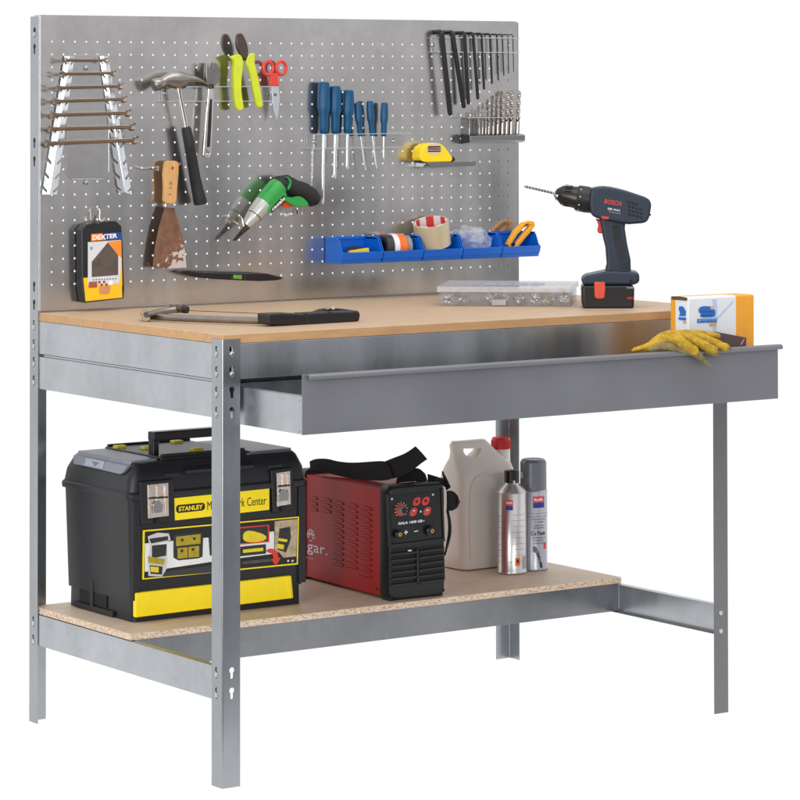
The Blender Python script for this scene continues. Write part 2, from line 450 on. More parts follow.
# ================================================================== WALL TOOLS
def bracket(x0, x1, y0, y1, label, screws, depth=.026, cat='tool holder'):
    a = at(x0, y0, Y=YP); b = at(x1, y0, Y=YP); c = at(x0, y1, Y=YP)
    z1, z0 = a.z, c.z
    t = thing('tool_holder', label, cat, (a.x, YP, z0), 0, None)
    mb = MB(); k = .0012
    mb.span((a.x, YP - .0024, z0), (b.x, YP - .001, z1)); mb.span((a.x, YP - depth, z1 - k), (b.x, YP - .0024, z1 + .0001)); mb.span((a.x, YP - depth, z0), (b.x, YP - .0024, z0 + k))
    obj('shelf_bracket', mb, M_PEG, t)
    obj('edge_strip', MB().span((a.x - .0008, YP - .004, z0), (a.x, YP - .001, z1)).span((a.x, YP - depth - .0008, z1 - .0010), (b.x, YP - depth, z1 + .0006)).span((a.x, YP - depth - .0008, z0 - .0004), (b.x, YP - depth, z0 + .0010)), M_BRIGHT, t)
    for x, y in screws:
        p = at(x, y, Y=YP - .003)
        obj('screw', MB().lathe([(.0045, -.001), (.0045, .001), (.0032, .0024), (.001, .003)], p, YN, 14), M_RIVET, t)
    return t

def plate(pts, d, t, m, parent, name, bevel=.001, holes=(), seg=2, it=0):
    """flat part from photo points: front face d before the panel, t thick"""
    if it: pts = smooth_poly(pts, it)
    P = on_board(pts, d); H = [on_board(h, d) for h in holes]
    mb = MB().sheet([(p.x, p.z) for p in P], (0, t, 0), [[(p.x, p.z) for p in h] for h in H], fn=lambda x, z: (x, YP - d, z))
    return obj(name, mb, m, parent, bevel=bevel, seg=seg)
def bp(x, y, d): return at(x, y, Y=YP - d)

# --- wrench rack and its seven wrenches
zA = zoomf(20, 0, 4); zW = zoomf(40, 45, 5.16)
rack = thing('wrench_rack', 'bright zinc wrench rack with two slanted notched rails', 'tool rack', bp(90, 194, 0))
pl = zW((150, 50), (335, 50), (356, 400), (356, 655), (325, 692), (165, 692), (135, 655), (137, 400))
plate(pl, .0022, .0012, M_PEG, rack, 'back_plate', .0003)
edge = [bp(x, y, .003) for x, y in pl[2:7]]
obj('plate_rim', MB().tube(edge, .0008, 6), M_BRIGHT, rack)
wy = [78, 148, 216, 286, 355, 428, 503]; ny = wy + [590, 665, 735]
def wing(tl, tr, bl, br, rd):
    for side in (0, 1):
        def P(s, u):      # s along 0..1, u 0 edge .. 1 ridge
            L = (tl[0] + (bl[0] - tl[0]) * s, tl[1] + (bl[1] - tl[1]) * s); Rr = (tr[0] + (br[0] - tr[0]) * s, tr[1] + (br[1] - tr[1]) * s)
            E = L if side == 0 else Rr; M = ((L[0] + Rr[0]) / 2, (L[1] + Rr[1]) / 2)
            q = zW((E[0] + (M[0] - E[0]) * u, E[1] + (M[1] - E[1]) * u))[0]
            return bp(q[0], q[1], .006 + (rd - .006) * u)
        pts = [(0, 0)]
        for y in ny:
            s = (y - tl[1]) / (bl[1] - tl[1])
            if s < .02 or s > .98: continue
            pts += [(s - .012, 0), (s + .022, .62), (s + .040, .55), (s + .014, 0)] if side == 0 else [(s - .012, 0), (s + .022, .62), (s + .040, .55), (s + .014, 0)]
        pts += [(1, 0), (1, 1), (0, 1)]
        obj('notched_rail', MB().sheet(pts, (0, .0012, 0), fn=P), M_BRIGHT, rack, angle=20)
wing((128, 58), (178, 58), (12, 770), (88, 772), .0115)
wing((308, 58), (352, 58), (404, 758), (474, 764), .0115)
for q in zW((238, 118), (240, 708)):
    obj('bolt', MB().lathe([(.0052, 0), (.0052, .002), (.0035, .004), (.001, .0045)], bp(*q, .003), YN, 16), M_RIVET, rack)
M_WR = M_WRENCH
wspan = [(170, 355, 241, 241), (155, 386, 296, 292), (132, 415, 352, 344), (122, 430, 406, 396), (108, 446, 461, 451), (98, 463, 517, 507), (84, 476, 575, 560)]
wlab = ['shortest open-ended wrench, at the very top of the rack', 'second open-ended wrench from the top of the rack', 'third open-ended wrench from the top of the rack', 'fourth open-ended wrench down, in the middle of the seven on the rack',
        'fifth open-ended wrench from the top, third from the bottom of the rack', 'second longest open-ended wrench, last but one on the rack', 'longest open-ended wrench, lowest of the seven on the rack']
def wrench(k):
    x0, x1, y0, y1 = wspan[k]
    q = zA((x0, y0), (x1, y1)); a = bp(*q[0], .027); b = bp(*q[1], .027)
    L = (b - a).length; s = L / .24; hw = .0052 * s ** .5; hr = .0105 * s ** .65
    ax = (b - a).normalized(); wd = V((0, -.55, .83)); wd = (wd - ax * wd.dot(ax)).normalized(); nn = ax.cross(wd)
    th = .0052 * s ** .4
    def head(cx, sgn):
        pts = []; a0 = math.radians(15) * sgn
        for i in range(19):
            q = math.radians(38 + (322 - 38) * i / 18); pts.append((hr * math.cos(q), hr * .95 * math.sin(q)))
        g = hr * .48
        pts = [(hr * .98, g * 1.15)] + pts[1:-1] + [(hr * .98, -g * 1.15), (-hr * .12, -g), (-hr * .38, 0), (-hr * .12, g)]
        out = []
        for x, y in pts:
            if sgn < 0: x = -x; y = -y
            xr = x * math.cos(a0) - y * math.sin(a0); yr = x * math.sin(a0) + y * math.cos(a0); out.append((cx + xr, yr))
        return out
    fn = lambda x, y: a + ax * x + wd * y - nn * th / 2
    mb = MB(); ctr = L / 2
    ts = [hr * 1.2, hr * 2.2, L / 2, L - hr * 2.2, L - hr * 1.2]
    mb.tube([a + ax * x for x in ts], [th * .5, th * .42, th * .40, th * .42, th * .5], 12, ref=wd, rb=[hw * 1.25, hw, hw * .9, hw, hw * 1.25])
    mb.sheet(head(hr, -1), nn * th, fn=fn); mb.sheet(head(L - hr, 1), nn * th, fn=fn)
    o = obj('wrench', mb, M_WR, None, bevel=.0005)
    whole(o, wlab[k], 'wrench', 'open-ended wrenches on the rack')
for k in range(7): wrench(k)

# --- long holder with hammer, adjustable wrench, cutters, scissors
bracket(161, 270, 86.6, 101.6, 'narrow steel tool holder carrying the hammer, cutters and scissors', [(164.5, 93), (269, 94)])
zB = zoomf(140, 20, 5); zE = zoomf(140, 150, 4)
ham = thing('claw_hammer', 'claw hammer with polished steel head and ribbed black rubber grip', 'hammer', bp(186, 120, .03))
dH = .033
path = [(153.2, 85.4), (154, 85), (158.6, 83.8), (161, 83), (162.6, 82), (166, 80.2), (171, 79.6), (178, 80.4), (183, 80.2), (188, 79.2), (194, 79.4), (200, 81.4), (206.4, 86)]
ra = [.0115, .0134, .0134, .0120, .0108, .0120, .0168, .0196, .0178, .0118, .0082, .0052, .0014]
rb = [.0115, .0134, .0134, .0120, .0108, .0110, .0125, .0130, .0125, .0120, .0135, .0145, .0150]
obj('head', MB().tube([bp(x, y, dH) for x, y in path], ra, 20, ref=(0, 1, 0), rb=rb), M_STEEL, ham, angle=40)
obj('shaft', MB().tube([bp(177.2, 82, dH), bp(179.5, 95, dH), bp(186.8, 131, dH)], [.0085, .0058, .0058], 16), M_CHROME, ham)
gp = [(185.8, 127), (186.4, 129.5), (189, 143), (192, 160), (195, 178), (198.6, 195), (200.2, 202), (200.6, 204)]
obj('grip', MB().tube([bp(x, y, dH) for x, y in gp], [.008, .0102, .0105, .0108, .0112, .0128, .0140, .0125], 18, ref=(0, 1, 0), rb=[.009, .012, .013, .0135, .014, .0155, .0165, .015]), M_RUB, ham, angle=40)
for k in range(16):
    y = 148 + k * 2.4; x = 190 + (y - 148) * .168
    c = bp(x, y, dH + .0125); mb = MB().box(c, (.012, .003, .0012)); obj('rib', mb, M_RUB, ham)
aw = thing('adjustable_wrench', 'chrome adjustable wrench hanging between the hammer and the yellow cutters', 'wrench', bp(208, 158, .03))
plate(zB((333, 214), (343, 216), (349, 262), (362, 240), (372, 204), (398, 232), (407, 285), (392, 312), (372, 336), (345, 338), (331, 310)), .032, .013, M_STEEL, aw, 'jaw_head', .002, it=1)
hd = zB((343, 325), (368, 330), (371, 400), (364, 560), (357, 672), (346, 692), (330, 692), (315, 678), (318, 640), (334, 440), (340, 380))
plate(hd, .030, .008, M_CHROME, aw, 'handle', .002, holes=[zB(*circ(338, 667, 8, 12, 12))], it=0)
plate(zB((351, 395), (361, 395), (357, 520), (350, 635), (335, 635), (343, 470)), .0306, .0008, M_DARKST, aw, 'recess', .0002)
obj('adjuster', MB().lathe([(.005, 0), (.006, .001), (.006, .009), (.005, .01)], bp(210.8, 84, .034), (.1, 0, -1), 14), M_DARKST, aw)
M_LIME = mat('lime_rubber', (200, 212, 44), .45, 0, .06, 60, .1, 600)
cut = thing('cutting_pliers', 'side-cutting pliers with lime yellow handles and dark jaws', 'pliers', bp(246, 110, .03))
plate(zB((505, 64), (520, 78), (535, 115), (543, 150), (540, 172), (530, 195), (522, 195), (505, 172), (488, 140), (484, 100), (492, 70)), .0345, .009, mat('plier_steel', (98, 84, 80), .35, .85, .15), cut, 'jaws', .003, it=1)
plate(zB((512, 165), (546, 165), (540, 190), (534, 204), (522, 204)), .033, .008, M_DARKST, cut, 'pivot', .002, it=1)
plate(zB((498, 168), (516, 190), (516, 240), (508, 300), (508, 370), (522, 440), (512, 450), (488, 452), (477, 420), (470, 330), (470, 250), (474, 205), (452, 184), (470, 178)), .035, .011, M_LIME, cut, 'handle', .005, it=1, seg=3)
plate(zB((545, 168), (582, 164), (578, 184), (575, 205), (588, 260), (602, 320), (612, 385), (622, 432), (606, 440), (588, 438), (574, 375), (562, 310), (548, 250), (528, 208)), .035, .011, M_LIME, cut, 'handle', .005, it=1, seg=3)
M_RED = mat('red_plastic', (214, 62, 52), .35, 0, .05)
sc = thing('scissors', 'small scissors with red ring handles, points hanging down', 'scissors', bp(277, 121, .02))
for cx in (640, 706):
    pts = zB(*circ(cx, 240, 24, 22, 33)); obj('ring_handle', MB().tube([bp(x, y, .022) for x, y in pts], .0038, 10, closed=True), M_RED, sc)
plate(zB((655, 265), (690, 265), (697, 330), (650, 330)), .025, .008, M_RED, sc, 'handle_neck', .002)
plate(zB((658, 332), (694, 332), (699, 400), (694, 460), (684, 504), (672, 460), (662, 400)), .024, .004, M_BRIGHT, sc, 'blade', .0006)
obj('pivot_screw', MB().lathe([(.004, 0), (.003, .002)], bp(*zB((677, 373))[0], .0242), YN, 12), M_STEEL, sc)

# --- putty scraper on a double hook
hk = thing('double_hook', 'bent wire double hook holding the putty scraper', 'hook', bp(165, 168, 0))
for pp in (((160, 168), (152, 169.5), (150.5, 167)), ((172, 167), (178, 166.5), (181, 163))):
    obj('prong', MB().tube([bp(*pp[0], .004), bp(*pp[1], .022), bp(*pp[2], .034)], .0016, 8), M_CHROME, hk)
obj('hook_base', MB().span(bp(158, 166, .006), bp(175, 170.5, .001)), M_CHROME, hk, bevel=.001)
scr = thing('putty_scraper', 'putty scraper with wooden handle and rusty plaster-stained blade', 'scraper', bp(170, 267, .02))
M_WOOD = mat('varnished_handle_wood', (206, 158, 100), .38, 0, .12, 30, .05, 300, stretch=(4, 4, .5))
plate(zE((104, 48), (120, 42), (146, 44), (156, 52), (155, 95), (150, 150), (146, 205), (136, 216), (104, 212), (98, 203), (100, 150), (97, 95)), .028, .011, M_WOOD, scr, 'handle', .004, holes=[zE(*circ(131, 73, 6))], seg=3)
plate(zE((102, 212), (138, 215), (136, 232), (100, 230)), .0255, .009, M_CHROME, scr, 'ferrule', .002)
mr = mat('rusty_blade', (128, 92, 74), .5, .45, .3, 55, .2, 300)
nt = mr.node_tree; n = nt.nodes; l = nt.links
tcn = n.new('ShaderNodeTexCoord'); nz = n.new('ShaderNodeTexNoise'); nz.inputs['Scale'].default_value = 90; nz.inputs['Detail'].default_value = 8
l.new(tcn.outputs['Object'], nz.inputs['Vector'])
sep = n.new('ShaderNodeSeparateXYZ'); l.new(tcn.outputs['Object'], sep.inputs[0])
g = n.new('ShaderNodeMath'); g.operation = 'MULTIPLY_ADD'; g.inputs[1].default_value = -4.2; g.inputs[2].default_value = .17; l.new(sep.outputs['Z'], g.inputs[0])
g2 = n.new('ShaderNodeMath'); g2.operation = 'MULTIPLY_ADD'; g2.inputs[1].default_value = 4.5; l.new(sep.outputs['X'], g2.inputs[0]); l.new(g.outputs[0], g2.inputs[2])
g3 = n.new('ShaderNodeMath'); g3.operation = 'ADD'; l.new(g2.outputs[0], g3.inputs[0]); l.new(nz.outputs['Fac'], g3.inputs[1])
cr = n.new('ShaderNodeMapRange'); cr.inputs['From Min'].default_value = .62; cr.inputs['From Max'].default_value = .68; l.new(g3.outputs[0], cr.inputs[0])
mx = n.new('ShaderNodeMix'); mx.data_type = 'RGBA'; mx.inputs['B'].default_value = (*lin((205, 195, 188)), 1)
b = n['Principled BSDF']; l.new(b.inputs['Base Color'].links[0].from_socket, mx.inputs['A']); l.new(cr.outputs[0], mx.inputs['Factor']); l.new(mx.outputs['Result'], b.inputs['Base Color'])
plate(zE((102, 230), (138, 232), (150, 275), (168, 335), (180, 400), (184, 445), (186, 470), (120, 474), (52, 470), (54, 440), (62, 380), (76, 310), (92, 255)), .022, .0016, mr, scr, 'blade', .0003)
text('1 12', bp(*zE((124, 180))[0], .0283), V((.08, 0, 1)), V((-1, 0, .08)), .028, .006, mat('violet_print', (110, 70, 130), .5), scr)

# --- cordless screwdriver
zS = zoomf(220, 160, 800 / 110)
def bz(x, y, d): return bp(*zS((x, y))[0], d)
M_GREEN = mat('green_plastic', (40, 150, 62), .4, 0, .05)
M_SILV = mat('silver_plastic', (192, 194, 192), .3, .5, .04)
csd = thing('cordless_screwdriver', 'small green, silver and black cordless screwdriver hanging nose down', 'screwdriver', bp(270, 210, .05))
dc = .036
obj('nose', MB().tube([bz(190, 478, dc), bz(200, 465, dc), bz(250, 400, dc), bz(310, 330, dc), bz(322, 316, dc)], [.0085, .011, .0175, .021, .0212], 28), M_SILV, csd)
obj('nose_groove', MB().tube([bz(246, 406, dc), bz(249, 402, dc)], .0177, 28), M_DARKST, csd)
obj('body', MB().tube([bz(318, 321, dc), bz(345, 289, dc), bz(390, 235, dc), bz(420, 199, dc), bz(432, 185, dc)], [.0215, .0225, .0228, .022, .020], 28), M_GREEN, csd)
obj('grip', MB().tube([bz(405, 217, dc), bz(438, 178, dc), bz(475, 172, dc), bz(530, 205, dc), bz(600, 230, dc), bz(660, 268, dc), bz(690, 300, dc), bz(700, 318, dc)], [.0190, .0205, .020, .0195, .0205, .0200, .0165, .008], 24, ref=(0, 1, 0), rb=[.019, .021, .021, .021, .021, .020, .017, .008]), M_RUB, csd, angle=60)
plate(zS((482, 122), (500, 124), (522, 150), (520, 185), (500, 222), (492, 200), (508, 165), (500, 138), (486, 130)), dc + .0215, .008, M_GREEN, csd, 'grip_accent', .002)
plate(zS((462, 262), (490, 268), (530, 275), (570, 262), (605, 272), (632, 298), (652, 328), (600, 340), (545, 335), (500, 312), (470, 290)), dc + .0220, .02, M_GREEN, csd, 'grip_inlay', .005, it=1)
plate(zS((458, 310), (470, 303), (500, 318), (526, 335), (512, 350), (480, 344), (460, 330)), dc + .009, .016, mat('orange_trigger', (236, 84, 40), .4), csd, 'trigger', .003)
plate(zS((348, 330), (440, 232), (470, 228), (490, 244), (492, 268), (400, 372), (372, 382), (352, 372)), dc + .0212, .02, M_GREEN, csd, 'side_cover', .004, it=1)
plate(zS((372, 350), (455, 262), (474, 258), (482, 272), (478, 286), (396, 372), (380, 380), (370, 370)), dc + .0217, .004, M_BLKPR, csd, 'badge', .0004, it=1)
p0 = bz(384, 372, dc + .0217); p1 = bz(474, 286, dc + .0217); ax = (p1 - p0).normalized()
text('casals', p0, ax, V((0, -1, 0)).cross(ax) * -1 if V((0, -1, 0)).cross(ax).z < 0 else V((0, -1, 0)).cross(ax), (p1 - p0).length, .0078, M_WHITE, csd, bold=.02)
for k in range(3):
    c = bz(342 + k * 16, 226 - k * 17, dc + .0225); obj('vent_slot', MB().box(c, (.003, .0008, .0012)), M_BLKPR, csd)
for a, bb in (((190, 478), (96, 585)), ((215, 486), (108, 584))):
    obj('bit', MB().tube([bz(*a, dc + .002), bz(*bb, dc + .002)], [.003, .0018], 8), M_DARKST, csd)
for j, (pp, lb) in enumerate(((((560, 352), (563, 400), (580, 408), (592, 385), (594, 335)), 'u-shaped wire hook under the handle of the green screwdriver'), (((150, 470), (140, 440), (142, 415), (156, 412), (172, 486)), 'wire hook at the nose of the green screwdriver'))):
    P = smooth_path([tuple(bz(x, y, .004 + .045 * i / 4)) for i, (x, y) in enumerate(pp)], 2)
    whole(obj('wire_hook', MB().tube(P, .0018, 8), M_CHROME), lb, 'hook')

# --- small spirit level
lv = thing('spirit_level', 'slim black pointed spirit level with green vial', 'spirit level', bp(230, 278, .02))
plate(zE((148, 488), (175, 481), (240, 483), (330, 487), (430, 488), (510, 494), (560, 506), (577, 515), (545, 522), (480, 525), (390, 521), (290, 516), (220, 508), (180, 498)), .026, .022, M_BLKS, lv, 'body', .003, seg=3)
plate(zE((185, 484), (330, 490), (430, 491), (505, 497), (430, 496), (330, 495), (230, 490)), .0268, .002, mat('reflection_grey', (74, 74, 78), .4, .3, .3), lv, 'edge_reflection', .0002)  # lighter strip paints the reflection along the upper edge
plate(zE((374, 499), (408, 500), (408, 517), (374, 515)), .0267, .004, mat('vial_green', (96, 150, 60), .2, 0, .35, 200), lv, 'vial', .0008)
for x in (366, 418): plate(zE((x, 492), (x + 6, 492), (x + 6, 520), (x, 519)), .0266, .004, M_DARKST, lv, 'vial_clamp', .0005)

# --- sanding pack
zP = zoomf(60, 205, 7.625)
pk = thing('sanding_sheet_pack', 'black and yellow hanging pack of sanding pads with a house-shaped window', 'package', bp(105, 302, .02))
M_PKBLK = mat('pack_black_plastic', (30, 30, 32), .22, 0, .25, 30, 0, 1, .6)
M_PKYEL = mat('pack_yellow', (244, 188, 16), .4, 0, .04); M_PKOR = mat('pack_orange', (246, 138, 44), .4, 0, .04)
M_PKGREY = mat('pack_grey', (206, 208, 212), .4, 0, .03); M_PKBLUE = mat('pack_blue', (34, 66, 142), .4, 0, .05)
plate(zP((166, 190), (198, 150), (262, 130), (296, 142), (320, 122), (428, 122), (470, 160), (480, 300), (492, 640), (488, 712), (190, 747), (172, 640)), .030, .027, M_PKBLK, pk, 'case', .002, seg=3)
plate(zP((178, 556), (470, 540), (476, 706), (196, 736)), .0306, .004, M_PKYEL, pk, 'yellow_base', .0006)
plate(zP((440, 380), (471, 380), (476, 620), (440, 620)), .0308, .004, M_PKYEL, pk, 'yellow_side', .0004)
plate(zP((214, 284), (238, 282), (467, 266), (470, 405), (455, 600), (214, 612)), .0311, .004, M_PKGREY, pk, 'label_card', .0003)
plate(zP((366, 280), (468, 268), (470, 404), (444, 384)), .0314, .003, M_PKOR, pk, 'orange_corner', .0002)
plate(zP((240, 222), (320, 216), (352, 266), (238, 276)), .0312, .003, M_PKOR, pk, 'brand_patch', .0002)
plate(zP((320, 216), (470, 208), (470, 264), (352, 268)), .0312, .003, M_PKBLUE, pk, 'brand_patch', .0002)
a = bp(*zP((248, 268))[0], .0314); bb = bp(*zP((436, 250))[0], .0314)
text('DEXTER', a, bb - a, (0, 0, 1), (bb - a).length, .0095, M_WHITE, pk, bold=.03)
plate(zP((243, 432), (366, 284), (444, 384), (444, 534), (243, 550)), .0315, .003, mat('sanding_pad', (84, 74, 66), .75, 0, .2, 60, .3, 600), pk, 'sanding_pad', .0004)
plate(zP((220, 586), (284, 582), (284, 628), (220, 632)), .0315, .003, mat('icon_brown', (158, 82, 52), .5), pk, 'icon', .0002)
for x0, y0 in ((292, 580), (328, 578), (310, 600), (346, 598)):
    plate(zP((x0, y0), (x0 + 17, y0 - 1), (x0 + 17, y0 + 17), (x0, y0 + 18)), .0315, .003, mat('icon_red', (150, 52, 44), .5), pk, 'icon', .0002)
plate(zP((372, 580), (402, 578), (402, 608), (372, 610)), .0315, .003, M_WHITE, pk, 'icon', .0002)
plate(zP((300, 622), (382, 616), (382, 655), (370, 676), (312, 680), (300, 662)), .0316, .004, mat('tab_orange', (206, 140, 96), .4), pk, 'hanging_tab', .0004)
for k in range(9): plate(zP((252 + k * 21, 566 - k), (262 + k * 21, 565 - k), (262 + k * 21, 574 - k), (252 + k * 21, 575 - k)), .0315, .002, M_STEEL, pk, 'print_mark', .0001)
text('80', bp(*zP((232, 342))[0], .0314), (1, 0, 0), (0, 0, 1), .005, .006, M_BLKPR, pk)
P = smooth_path([tuple(bp(*zP(q)[0], d)) for q, d in (((258, 118), .005), ((276, 60), .012), ((290, 25), .016), ((304, 40), .02), ((298, 110), .03), ((322, 130), .036), ((342, 98), .040))], 2)
whole(obj('wire_hook', MB().tube(P, .0018, 8), M_CHROME), 'wire loop hook above the black and yellow pack', 'hook')

# --- screwdriver holder and six screwdrivers
bracket(306, 404, 134.3, 148.8, 'narrow steel tool holder carrying six blue screwdrivers', [(314, 141.7), (393.5, 141)])
zC = zoomf(290, 60, 20 / 3)
M_BLUE = mat('blue_handle', (0, 74, 116), .4, 0, .06, spec=.35)
def screwdriver(top, bot, tip, rad, label):
    a = bp(*top, .020); b_ = bp(*bot, .020); c = bp(*tip, .020)
    t = thing('screwdriver', label, 'screwdriver', c, 0, 'blue screwdrivers in the holder')
    ax = b_ - a; L = ax.length
    prof = [(.5, 0), (.78, .012), (.86, .05), (.97, .25), (1.0, .46), (.97, .53), (.80, .60), (.73, .68), (.72, .88), (.66, .97), (.45, 1)]
    mb = MB(); axn = ax.normalized(); u = axn.orthogonal().normalized(); w = axn.cross(u); n = 36
    mb.quadring([[a + axn * (h * L) + (u * math.cos(q) + w * math.sin(q)) * (r * rad * (1 - (.07 if .1 < h < .6 else 0) * (math.cos(6 * q) > .2))) for q in [2 * PI * j / n for j in range(n)]] for r, h in prof])
    obj('handle', mb, M_BLUE, t, angle=45)
    r2 = rad * .24
    e_ = c - b_
    obj('blade', MB().tube([b_ - axn * .006, b_ + e_ * .9, b_ + e_ * .96, c], [r2, r2, r2 * 1.2, r2 * .5], 12, ref=(0, 1, 0), rb=[r2, r2, r2 * .6, r2 * .35]), M_BRIGHT, t)
sdl = ['largest blue screwdriver, leftmost in its holder', 'second large blue screwdriver from the left in the holder', 'third large blue screwdriver, beside the small ones', 'leftmost of the three small blue screwdrivers, leaning slightly', 'middle one of the three small blue screwdrivers', 'rightmost and shortest small blue screwdriver with greyish lower handle']
for i, (t_, b_, p_, r_) in enumerate((((225, 146), (225, 492), (218, 960), .0145), ((302, 173), (302, 492), (298, 790), .0135), ((391, 200), (383, 490), (381, 728), .0130), ((450, 284), (470, 508), (503, 732), .0088), ((530, 274), (549, 505), (577, 724), .0088), ((630, 284), (625, 510), (625, 660), .0088))):
    q = zC(t_, b_, p_); screwdriver(*q, r_, sdl[i])

# --- hex keys
zD = zoomf(380, 10, 5)
bracket(431.5, 513, 37.6, 52.4, 'narrow steel tool holder carrying a row of black hex keys', [(432.8, 45), (509.4, 45.4)])
hx = [(309, 350, 512, 22), (363, 418, 477, 20), (422, 442, 461, 17), (465, 489, 437, 14), (507, 520, 390, 11), (549, 560, 369, 9), (584, 591, 349, 7), (611, 619, 329, 5.5), (639, 643, 318, 4.5), (664, 668, 308, 4)]
hlab = ['largest black hex key, leftmost in the holder', 'second largest black hex key, leaning to the right', 'third black hex key from the left', 'fourth black hex key from the left', 'fifth black hex key from the left, just left of the middle gap', 'sixth black hex key, first of the thin ones', 'seventh black hex key from the left', 'eighth black hex key, third from the right end', 'ninth black hex key, second from the right end', 'thinnest and shortest hex key, at the right end of the row']
for i, (x0, x1, y1, wd) in enumerate(hx):
    q = zD((x0, 126), (x1, y1)); r = wd / 5 / 398 / 2 * 1.05; rise = r * 1.2
    a = bp(*q[0], .022 + r); b_ = bp(*q[1], .022 + r)
    P = [tuple(V((a.x, YP - .003, a.z + rise))), tuple(V((a.x, YP - .012, a.z + rise))), tuple(a + V((0, 0, rise))), tuple(a + (b_ - a) * .08), tuple(b_)]
    P = [P[0]] + smooth_path(P[1:4], 2) + [P[4]]
    mb = MB().tube(P, r, 6)
    if wd > 9: mb.ball(b_ + (b_ - a).normalized() * r * .3, r * 1.0, 2)
    whole(obj('hex_key', mb, M_BLACKOX, None, angle=25), hlab[i], 'hex key', 'hex keys in the holder')

# --- drill bit tray and bits
xl = bp(460.5, 140, 0).x; xr = bp(525, 140, .037).x
zt1, zt0 = bp(473, 135, .037).z, bp(473, 142, .037).z
tray = thing('drill_bit_holder', 'steel channel holder with upper rail for the drill bits', 'tool holder', (xl, YP, zt0))
prof = [(0, zt1 + .003), (-.030, zt1 + .001), (-.037, zt1 - .002), (-.037, zt0 + .002), (-.030, zt0 - .002), (0, zt0 - .005)]
obj('channel', MB().quadring([[V((x, YP - .001 + a, z)) for a, z in prof] for x in (xl, xr)]), M_BRKT, tray, bevel=.001)
obj('open_end_shade', MB().sheet([(a * .94 - .001, (z - (zt0 + zt1) / 2) * .92 + (zt0 + zt1) / 2) for a, z in prof], (.0008, 0, 0), fn=lambda a, z: (xl - .0008, YP - .001 + a, z)), mat('dark_opening', (26, 34, 44), .3, .3), tray)  # dark sheet stands for the shaded inside of the open channel end
pa, pb = bp(459.5, 117.6, 0), bp(513, 117.6, 0)
obj('upper_rail', MB().span((pa.x, YP - .0024, zt1 + .003), (pb.x, YP - .001, pa.z)).span((pa.x, YP - .030, pa.z - .0012), (pb.x, YP - .0024, pa.z)), M_BRKT, tray)
obj('rail_edge', MB().span((pa.x, YP - .0308, pa.z - .001), (pb.x, YP - .030, pa.z + .0004)).span((pa.x - .0008, YP - .004, zt1), (pa.x, YP - .001, pa.z)), M_BRIGHT, tray)
obj('screw', MB().lathe([(.0045, -.001), (.0045, .001), (.0032, .0024), (.001, .003)], bp(462.4, 127.4, .003), YN, 14), M_RIVET, tray)
bits = [(447, 512, 447, 5), (484, 510, 503, 5), (497, 505, 496, 6), (514, 494, 513, 7), (531, 500, 529, 7), (547, 478, 544, 9), (569, 466, 566, 9), (592, 443, 588, 11), (617, 424, 611, 13), (640, 404, 632, 14), (662, 403, 655, 15), (697, 404, 686, 15)]
M_BIT = mat('bit_steel', (176, 170, 164), .22, 1, .2, 200)
blab = ['shortest thin drill bit, standing alone at the left end of the tray', 'thin drill bit leaning to the left', 'third drill bit from the left, short and thin', 'fourth drill bit from the left', 'fifth drill bit from the left', 'sixth drill bit, left of the middle of the row', 'seventh drill bit, right of the middle of the row', 'fifth drill bit from the right', 'fourth drill bit from the right', 'third thick drill bit from the right', 'second thick drill bit from the right', 'thick drill bit standing apart at the right end of the tray']
for i, (x0, y0, x1, wd) in enumerate(bits):
    q = zD((x0, y0), (x1, 628)); a = bp(*q[0], .022); b_ = bp(*q[1], .022); r = wd / 5 / 398 / 2 * 1.25
    mb = MB(); ax = (a - b_); L = ax.length; ax.normalize(); u = V((0, 1, 0)); w = ax.cross(u).normalized(); K = 60; n = 12
    fl = .33; rings = []
    for k in range(K + 1):
        h = k / K; tw = max(0, h - fl) * L / (r * 7.5) * 2 * PI if h > fl else 0
        ring = []
        for j in range(n):
            q_ = 2 * PI * j / n; rr = r if h <= fl else r * (.55 + .45 * abs(math.cos(q_)) ** 1.5)
            if h > .985: rr *= .45
            ring.append(b_ + ax * (h * L) + (u * math.cos(q_ + tw) + w * math.sin(q_ + tw)) * rr)
        rings.append(ring)
    mb.quadring(rings)
    whole(obj('drill_bit', mb, M_BIT, None, angle=40), blab[i], 'drill bit', 'drill bits in the tray')

# --- tape measure on its little shelf
zs_ = bp(450, 162, .045).z; xa = bp(427, 163, .045).x; xb = bp(476, 163, .045).x
ts = thing('small_shelf', 'small folded steel shelf holding the yellow tape measure', 'shelf', (xa, YP, zs_))
obj('shelf_plate', MB().span((xa, YP - .045, zs_ - .0012), (xb, YP - .001, zs_)), M_BRKT, ts)
obj('front_lip', MB().sheet([(xa, zs_ + .0002), (xa + .010, zs_ - .012), (xb - .004, zs_ - .010), (xb, zs_ - .004), (xb, zs_ + .0002)], (0, .0012, 0), fn=lambda x, z: (x, YP - .0462, z)), M_BRKT, ts, bevel=.0004)
obj('end_flange', MB().sheet([(YP - .045, zs_), (YP - .001, zs_ + .004), (YP - .001, zs_ - .010), (YP - .03, zs_ - .010)], (.001, 0, 0), fn=lambda y, z: (xa - .0012, y, z)), M_BRIGHT, ts)
tm = thing('tape_measure', 'yellow tape measure with a round printed label', 'tape measure', bp(437, 162, .03))
M_TMY = mat('tape_yellow', (248, 212, 16), .35, 0, .03)
plate(zD((200, 742), (203, 708), (214, 684), (236, 669), (268, 664), (300, 667), (322, 680), (345, 710), (364, 738), (364, 752), (355, 760), (232, 763), (212, 760)), .044, .034, M_TMY, tm, 'case', .005, seg=3)
plate(zD(*circ(271, 696, 40, 24, 29)), .0446, .003, mat('label_beige', (214, 196, 160), .45, 0, .1), tm, 'label', .0003)
